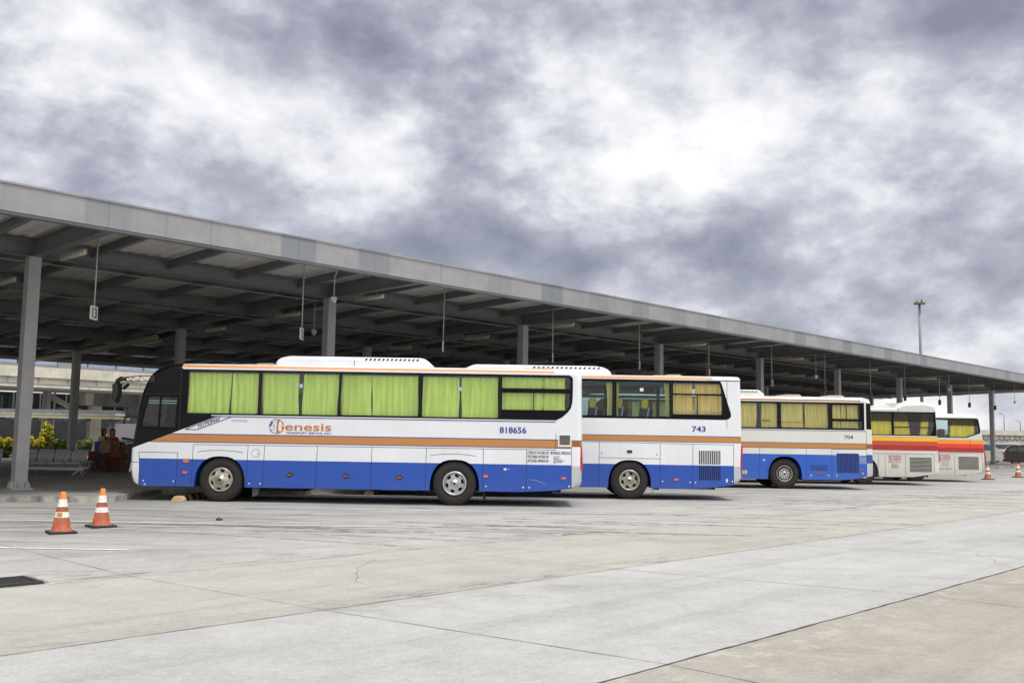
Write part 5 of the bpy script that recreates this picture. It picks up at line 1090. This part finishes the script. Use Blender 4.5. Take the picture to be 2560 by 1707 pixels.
e = thing('cafe_table', 'small dark table with a thin pale edge between the red chairs', 'table', (-14.66, 35.7, .156))
MB().lathe([(.001, .735), (.31, .735), (.32, .72), (.31, .705), (.001, .705)], (0, 0, 0), 'Z', 28).obj('tabletop', mat('table_edge', (.30, .28, .29), .3), e); MB().tube([(0, 0, .03), (0, 0, .704)], .03, 10).obj('pedestal', BBLK, e); MB().lathe([(.001, .035), (.05, .035), (.22, .012), (.22, 0)], (0, 0, 0), 'Z', 20).obj('foot', BBLK, e)
# ------------------------------------------------------------------ planting behind the platform
def leafm(name, c): 
    m = mat(name, c, .6, var=.45, vscale=2.5); m.node_tree.nodes['Principled BSDF'].inputs['Transmission Weight'].default_value = 0; return m
LY = leafm('leaf_yellow', (.72, .62, .05)); LG = leafm('leaf_green', (.14, .25, .04)); LD = leafm('leaf_dark', (.06, .12, .03)); LO = leafm('leaf_bronze', (.26, .17, .04)); STM = mat('stem_brown', (.07, .05, .035), .9)
def bush(name, label, c, sx, sy, sz, n, yellow=.5, leaf=.07, cone_=0, seed=1, group='shrubs behind the platform', cat='shrub'):
    rg = random.Random(seed); e = thing(name, label, cat, c, 0, group); mb = MB(); lumps = [(rg.uniform(-.7, .7), rg.uniform(-.6, .6), rg.uniform(.25, .8), rg.uniform(.35, .6)) for _ in range(int(9*max(1, sx/sz)))]
    for i in range(n):
        lx, ly_, lz, lr = rg.choice(lumps); d = Vector((rg.gauss(0, 1), rg.gauss(0, 1), rg.gauss(0, 1))).normalized()*lr*rg.uniform(.55, 1.08)
        tz = max(.02, min(1.12, lz+d.z*.6)); k_ = 1-cone_*tz
        p = Vector(((lx*.8+d.x*.45*(sz/sx if sx > sz else 1))*sx*k_, (ly_*.6+d.y*.6)*sy*k_, tz*sz))
        a = Vector((rg.gauss(0, 1), rg.gauss(0, 1), rg.gauss(0, .6))).normalized(); b_ = a.orthogonal().normalized(); b_ = (b_*math.cos(i)+a.cross(b_)*math.sin(i)); l = leaf*rg.uniform(.6, 1.3)
        top = tz > .62+rg.uniform(-.2, .2)
        mb.cur = 0 if (top and rg.random() < yellow) else (1 if rg.random() < .6 else (2 if rg.random() < .8 else 3))
        mb.add([p-a*l, p-b_*l*.5, p+a*l, p+b_*l*.5], [(0, 1, 2, 3)])
    mb.obj('foliage', [LY, LG, LD, LO], e)
    st = MB(); 
    for i in range(6): st.tube([(rg.uniform(-.2, .2)*sx, 0, 0), (rg.uniform(-.5, .5)*sx, rg.uniform(-.4, .4)*sy, sz*.7)], [.03, .01], 5)
    st.obj('stems', STM, e)
for i, (u, lab, sx, h, yl) in enumerate([(8.85, 'clipped yellow hedge clump cut by the left edge behind the bench', .95, 1.30, .95), (10.05, 'clipped yellow hedge clump half hidden by the leftmost outer column', .95, 1.30, .97), (11.2, 'bright yellow hedge clump just right of the leftmost outer column', .85, 1.26, .97)]):
    bush('hedge', lab, ud(u, 29.6), sx, .7, h, 5200, yl, .075, seed=11+i, group='hedges behind the platform', cat='hedge')
bush('cone_shrub', 'tall pointed shrub with yellow tips between the two left columns', ud(12.15, 29.8), 1.35, .9, 1.85, 6500, .6, .075, .42, 21); bush('shrub', 'low dark green shrub at the foot of the pointed shrub', ud(12.3, 28.9), .95, .5, 1.1, 2600, .12, .07, 0, 22)
bush('shrub', 'loose bright green shrub behind the bench end by the inner column', ud(14.0, 29.6), .6, .6, 1.25, 1100, .25, .08, .2, 23); bush('shrub', 'small yellow shrub behind the woman in red', ud(15.25, 29.8), .35, .4, 1.35, 500, .95, .07, .2, 24); bush('shrub', 'small pale green shrub by the grey board', ud(15.75, 29.8), .4, .4, 1.2, 500, .4, .07, .1, 25); bush('cone_shrub', 'slim yellow green shrub at the left edge of the photo', ud(9.6, 31), .55, .5, 1.75, 900, .6, .07, .6, 26)
# ------------------------------------------------------------------ covered walkway
CON = mat('concrete_weathered', (.62, .59, .51), .9, var=.22, vscale=.9, streak=.55); CON2 = mat('concrete_grey', (.24, .24, .235), .9, var=.25, vscale=1.2, streak=.3); CREAM = mat('soffit_cream', (.72, .63, .44), .8); GRYF = mat('fascia_grey', (.22, .23, .24), .6, var=.2, vscale=1)
e = thing('covered_walkway', 'low flat roofed walkway with grey edge and dark posts behind the hedges', 'walkway', (-24, 57, 0))
MB().box(-28, .75, 0, 2.6, 2.66, 2.84).obj('roof_edge', GRYF, e); MB().box(-28, .75, .06, 2.5, 2.54, 2.658).obj('gutter', mat('gutter_white', (.78, .76, .74), .6, var=.2), e); MB().box(-28, .7, .14, 2.4, 2.34, 2.538).obj('soffit', CREAM, e)
for x in (-3.3, .35, -7.4, -11.5): MB().box(x-.13, x+.13, .4, .66, 0, 2.335).obj('post', STEELP, e)
for x in (-6.0, -4.0, -1.9, -.9): MB().box(x-.12, x+.12, .11, .3, 2.2, 2.338).obj('lamp_box', PLAST, e)
e = thing('frame_stand', 'black open frame standing at the walkway end beside the bus mirror', 'frame', (-23.35, 58.5, 0)); MB().plate([(0, .6), (.12, .6), (.12, 3.3), (0, 3.3)], [], 0, .12).obj('post', BBLK, e); MB().box(.121, 2.6, 0, .12, 3.16, 3.3).obj('top_bar', BBLK, e); MB().box(.121, 2.6, .0, .12, 2.42, 2.58).obj('lower_bar', BBLK, e); MB().box(.121, 2.6, .02, .10, 2.581, 2.93).obj('dark_panel', mat('panel_dark', (.05, .05, .055), .5), e); MB().box(2.601, 2.72, 0, .12, .6, 3.3).obj('post', BBLK, e); MB().box(-.3, 3, -.1, .3, 0, .599).obj('foot_block', CON2, e)
e = thing('notice_board', 'plain pale grey board standing behind the cartons by the bus front', 'board', (-23.0, 57.5, 0)); link('panel', bev(MB().box(-.55, 2.2, 0, .06, .9, 2.06).mesh('panel', mat('board_grey', (.38, .38, .42), .7)), .01, 1), e)
for x in (-.3, 1.9): MB().box(x-.04, x+.04, .07, .13, 0, 1.9).obj('post', STEELP, e)
# ------------------------------------------------------------------ elevated road and terminal building
e = thing('elevated_road', 'weathered concrete elevated road with pale parapet behind the station', 'bridge', C0, CROT)
MB().box(-40, 46, 40, 40.3, 5.04, 5.72).obj('parapet', CON, e); MB().box(-40, 46, 40.22, 40.6, 4.62, 5.039).obj('recess_wall', CON, e)
MB().box(-40, 46, 39.93, 48, 4.385, 4.57).obj('deck_edge', CON, e); r_ = MB(); r_.box(-40, 46, 39.9, 40.0, 4.575, 4.66)
for i in range(45): r_.box(-40+i*1.9, -39.94+i*1.9, 40.12, 40.2, 4.665, 5.035)
r_.obj('guard_rail', mat('rail_grey', (.30, .31, .34), .5), e)
MB().box(-40, 46, 40.62, 48.02, 4.58, 4.9).obj('deck', CON2, e)
for u in (7.0, 17.95): MB().lathe([(.22, 0), (.22, 4.38)], (u, 45.9, 0), 'Z', 18).obj('pier', mat('pier_grey', (.42, .42, .44), .7, var=.15, vscale=1), e)
for u in (17.58, 18.36, 7.4, 6.6): MB().tube([(u, 45.7, 0), (u, 45.7, 4.38)], .07, 10).obj('drain_pipe', mat('pipe_pale', (.55, .57, .60), .5), e)
link('pier_block', bev(MB().box(20.25, 20.88, 45.0, 46.2, 3.45, 4.38).mesh('pier_block', CON), .08, 2), e); MB().box(20.95, 21.75, 45.6, 46.2, 0, 3.44).obj('wall_pier', CON, e); MB().box(20.9, 24.4, 45.3, 46.3, 3.445, 4.38).obj('cross_head', CON2, e); MB().box(24.41, 60, 44.5, 47, 0, 4.38).obj('abutment', CON, e)
for a, b_, w_ in (((18.3, 4.3), (21.2, 2.85), .42), ((20.3, .55), (24.3, 2.75), .5)):
    MB().plate([a, b_, (b_[0], b_[1]-w_), (a[0], a[1]-w_)], [], 46.5, 46.75).obj('stair_stringer', CON, e)
p_ = MB(); p_.tube([(24.9, 44.35, 0), (24.9, 44.35, 4.2), (24.6, 44.35, 4.5), (24.2, 44.6, 4.6)], .09, 10); p_.obj('drain_pipe', MATS['pipe_pale'], e)
e = thing('terminal_building', 'terminal building with dark glass below and pale blue glazing above the elevated road', 'building', C0, CROT)
DG = mat('dark_glazing', (.012, .014, .017), .06, coat=.6); BG = mat('blue_glazing', (.38, .50, .68), .15, coat=.4, var=.25, vscale=.3); LG2 = mat('glazing_reflection_blue', (.06, .08, .13), .1, var=.4, vscale=.4); DW = mat('dark_wall', (.06, .062, .066), .8, var=.2, vscale=1)  # lower glass: reflected sky put into a lighter, bluer base colour
MB().box(-40, 46, 50, 56, 0, 2.25).obj('lower_wall', DW, e); MB().box(-40, 46, 50.02, 56, 2.251, 3.2).obj('low_window', LG2, e); MB().box(-40, 46, 50.0, 56, 3.201, 4.378).obj('window', DG, e)
for i in range(24): MB().box(-2+1.9*i, -1.9+1.9*i, 49.93, 49.998, 2.26, 4.375).obj('mullion', mat('mullion_grey', (.13, .13, .14), .5), e)
MB().box(-40, 46, 55, 62, 4.9, 6.88).obj('upper_wall', mat('upper_wall_grey', (.30, .30, .32), .7, var=.15, vscale=.5), e); MB().box(-40, 46, 55.04, 62, 6.881, 9.5).obj('window', BG, e); MB().box(-41, 47, 54, 63, 9.501, 10.2).obj('roof', CON2, e); 
for i in range(20): MB().box(-2+2.4*i, -1.92+2.4*i, 54.96, 55.035, 6.885, 9.5).obj('mullion', MATS['mullion_grey'], e)
for i in range(5): MB().box(-22+11*i, -20.9+11*i, 54.9, 54.955, 5, 9.5).obj('wall_rib', MATS['upper_wall_grey'], e)
# ------------------------------------------------------------------ right: flyover wall, mast, street lamps, parked vehicles
e = thing('flyover_wall', 'long concrete flyover wall faced with hexagonal panels at the far right', 'wall', (60, 200, 0), -.02)
MB().box(0, 130, 0, .4, 3.75, 4.72).obj('parapet', CON, e); MB().box(0, 130, -.12, .3, 3.62, 3.749).obj('coping', CON2, e); MB().box(0, 130, .1, 1, 0, 3.619).obj('wall_back', CON2, e); hx = MB()
for r in range(4):
    for c_ in range(118): hx.plate([(c_*1.06+(r % 2)*.53+.5*math.cos(R_(60*i)), .35+r*.95+.46*math.sin(R_(60*i))) for i in range(6)], [], .03, .099)
hx.obj('hex_panels', mat('hex_panel', (.40, .39, .36), .9, var=.3, vscale=.6), e)
def street(label, x, y, z0, h):
    e = thing('street_lamp', label, 'street lamp', (x, y, z0), 0, 'street lamps on the flyover'); MB().tube([(0, 0, 0), (0, 0, h*.9), (-.05, 0, h*.97), (-.5, 0, h*1.06)], [.08, .06, .05, .04], 8).obj('pole', STEELP, e); link('lamp_head', bev(MB().box(-.95, -.45, -.1, .1, h*1.05, h*1.10).mesh('lamp_head', STEELP), .03, 1), e)
street('thin street lamp on the flyover right of the last column', 101.9, 200.2, 4.72, 3.2); street('short street lamp post on the flyover at the right edge', 105.2, 200.2, 4.72, 1.9)
e = thing('light_mast', 'tall grey floodlight mast rising behind the far end of the canopy', 'mast', (55.2, 130, 0)); MS = mat('mast_steel', (.20, .22, .24), .5, .3, var=.15)
MB().tube([(0, 0, 0), (0, 0, 12), (0, 0, 20.4)], [.26, .19, .16], 14).obj('pole', MS, e); MB().lathe([(.16, 20.45), (.76, 20.5), (.78, 20.62), (.74, 20.63), (.2, 20.56)], (0, 0, 0), 'Z', 20).obj('ring', MS, e)
for i, (a, t2) in enumerate([(200, .5), (245, .4), (300, .5), (345, .5), (60, .5), (120, .5)]):
    f_ = link('floodlight', bev(MB().box(-.24, .24, -.08, .08, 0, .52).mesh('floodlight', mat('flood_housing', (.10, .10, .11), .5)), .02, 1), e, (.68*math.cos(R_(a)), .68*math.sin(R_(a)), 20.62), (-t2, 0, R_(a+90))); MB().box(-.20, .20, -.09, -.081, .05, .47).obj('lamp_glass', mat('flood_glass', (.32, .28, .20), .3), f_)
MB().tube([(0, 0, 20.6), (0, 0, 21.5)], .02, 5).obj('lightning_rod', MS, e)
def car(name, label, cat, x, y, ln, body, cabin, glassP, m, wheels, W_=1.8, back_left=True, r=.34):
    e = thing(name, label, cat, (x, y, 0), -.42, 'vehicles parked beyond the station'); 
    link('body', bev(MB().plate(body, [], 0, W_).mesh('body', m), .06, 2), e); link('cabin', bev(MB().plate(cabin, [], .1, W_-.1).mesh('cabin', m), .07, 2), e)
    for g0 in glassP:
        MB().plate(g0, [], .075, .12).obj('window', mat('car_glass', (.07, .085, .11), .08, coat=.8), e); MB().plate(g0, [], W_-.12, W_-.075).obj('window', MATS['car_glass'], e)
    for wx in wheels:
        for yy in (-.005, W_-.21):
            w = link('wheel', None, e, (wx, yy, r)); t_ = MB(); t_.lathe([(r*.62, .02), (r*.9, 0), (r, .04), (r, .19), (r*.9, .215), (r*.6, .2)], n=28); t_.obj('tyre', RUBBER, w)
            h = MB(); h.cur = 1; h.lathe([(r*.63, .05), (.001, .055)], n=24); h.cur = 0
            for i in range(5): q = R_(72*i+20); h.plate([(.03*math.cos(q+1.57), .03*math.sin(q+1.57)), (r*.62*math.cos(q+.16), r*.62*math.sin(q+.16)), (r*.62*math.cos(q-.16), r*.62*math.sin(q-.16)), (.03*math.cos(q-1.57), .03*math.sin(q-1.57))], [], .015, .03)
            h.lathe([(r*.64, .02), (r*.60, .005), (r*.57, .02)], n=24); h.obj('rim', [STEEL, DARK], w)
    for yy in (-.012, W_-.17):
        a = MB(); zz_ = .95; a.box(-.02 if back_left else ln-.12, .14 if back_left else ln+.02, yy, yy+.18, zz_-.08, zz_+.12); link('tail_light', bev(a.mesh('tail_light', REDL), .02, 1), e)
        a = MB(); a.box(ln-.2 if back_left else -.01, ln+.01 if back_left else .2, yy, yy+.18, .66, .82); link('headlight', bev(a.mesh('headlight', LAMPG), .02, 1), e)
    bp = MB(); bp.box(-.05, ln+.05, .1, W_-.1, .28, .48); link('bumper', bev(bp.mesh('bumper', PLAST), .03, 1), e)
car('parked_car', 'dark red SUV with its tail to the left, parked right of the last column', 'car', 42.15, 83, 4.75, [(.25, .28), (.02, .45), (0, .8), (.08, 1.08), (2.9, 1.1), (3.3, 1.06), (4.45, .92), (4.72, .78), (4.75, .42), (4.5, .28)], [(.1, 1.05), (.28, 1.5), (.5, 1.6), (1.6, 1.66), (2.6, 1.58), (3.3, 1.06)], [[(.32, 1.12), (.45, 1.45), (.75, 1.53), (.95, 1.53), (.95, 1.12)], [(1.02, 1.12), (1.02, 1.54), (1.85, 1.56), (1.85, 1.12)], [(1.95, 1.12), (1.95, 1.55), (2.5, 1.5), (3.0, 1.12)]], mat('car_dark_red', (.035, .008, .012), .25, coat=.6), (.88, 3.75))
car('parked_van', 'white van standing behind the last column, dark window along its side', 'van', 41.3, 92, 5.05, [(.1, .3), (0, .5), (.0, 1.1), (4.0, 1.12), (4.85, 1.05), (5.03, .85), (5.05, .42), (4.9, .3)], [(0.02, 1.08), (.06, 1.8), (.3, 1.92), (3.4, 1.94), (3.9, 1.82), (4.55, 1.1)], [[(.3, 1.15), (.3, 1.7), (2.9, 1.72), (2.9, 1.15)], [(3.0, 1.15), (3.0, 1.72), (3.6, 1.70), (4.15, 1.15)]], mat('car_white', (.66, .66, .64), .3, coat=.4), (.9, 4.1))
car('parked_car', 'white car with sloping windscreen between the van and the dark red SUV', 'car', 44.6, 98, 4.6, [(.15, .28), (0, .5), (0, .95), (.3, 1.1), (3.1, 1.12), (4.35, .98), (4.58, .8), (4.6, .42), (4.4, .28)], [(.15, 1.06), (.4, 1.6), (.8, 1.72), (2.2, 1.74), (3.4, 1.08)], [[(.4, 1.15), (.6, 1.6), (1.3, 1.65), (1.3, 1.15)], [(1.4, 1.15), (1.4, 1.66), (2.1, 1.66), (2.95, 1.15)]], MATS['car_white'], (.85, 3.7))
car('parked_minibus', 'white minibus with a long dark window band behind the dark red SUV', 'minibus', 51.5, 112, 7.3, [(.1, .35), (0, .6), (0, 1.2), (6.9, 1.22), (7.28, 1.0), (7.3, .5), (7.1, .35)], [(0.02, 1.18), (.1, 1.9), (.4, 1.98), (6.3, 2.0), (6.6, 1.9), (7.05, 1.2)], [[(.3, 1.26), (.4, 1.74), (6.2, 1.76), (6.55, 1.26)]], MATS['car_white'], (1.3, 5.9), 1.95)
car('parked_car', 'white car roof showing behind the minibus at the right edge', 'car', 59.2, 115, 4.5, [(.15, .28), (0, .5), (0, .95), (.3, 1.15), (3.1, 1.17), (4.3, .98), (4.5, .5), (4.3, .28)], [(.15, 1.1), (.45, 1.8), (.9, 1.95), (2.3, 1.95), (3.4, 1.12)], [[(.5, 1.25), (.7, 1.75), (2.0, 1.78), (2.9, 1.25)]], MATS['car_white'], (.85, 3.65))
bush('shrub', 'low weedy shrub on the kerb behind the last bus', (36.6, 80.5, .0), .6, .5, .55, 400, .5, .08, 0, 31)
for i, (x, y, w) in enumerate(((-3.3, 18.6, .045),)):
    p_ = MB(); p_.lathe([(.001, .05), (w*.8, .035), (w, .0)], (0, 0, 0), 'Z', 7); o = p_.obj('stone', INKK, None, (x-2.2, y, .002)); o.scale = (1.6, 1, 1); tag(o, ('small dark stone on the paving in front of the nearest bus', 'tiny dark pebble on the paving left of the stone')[i], 'stone')
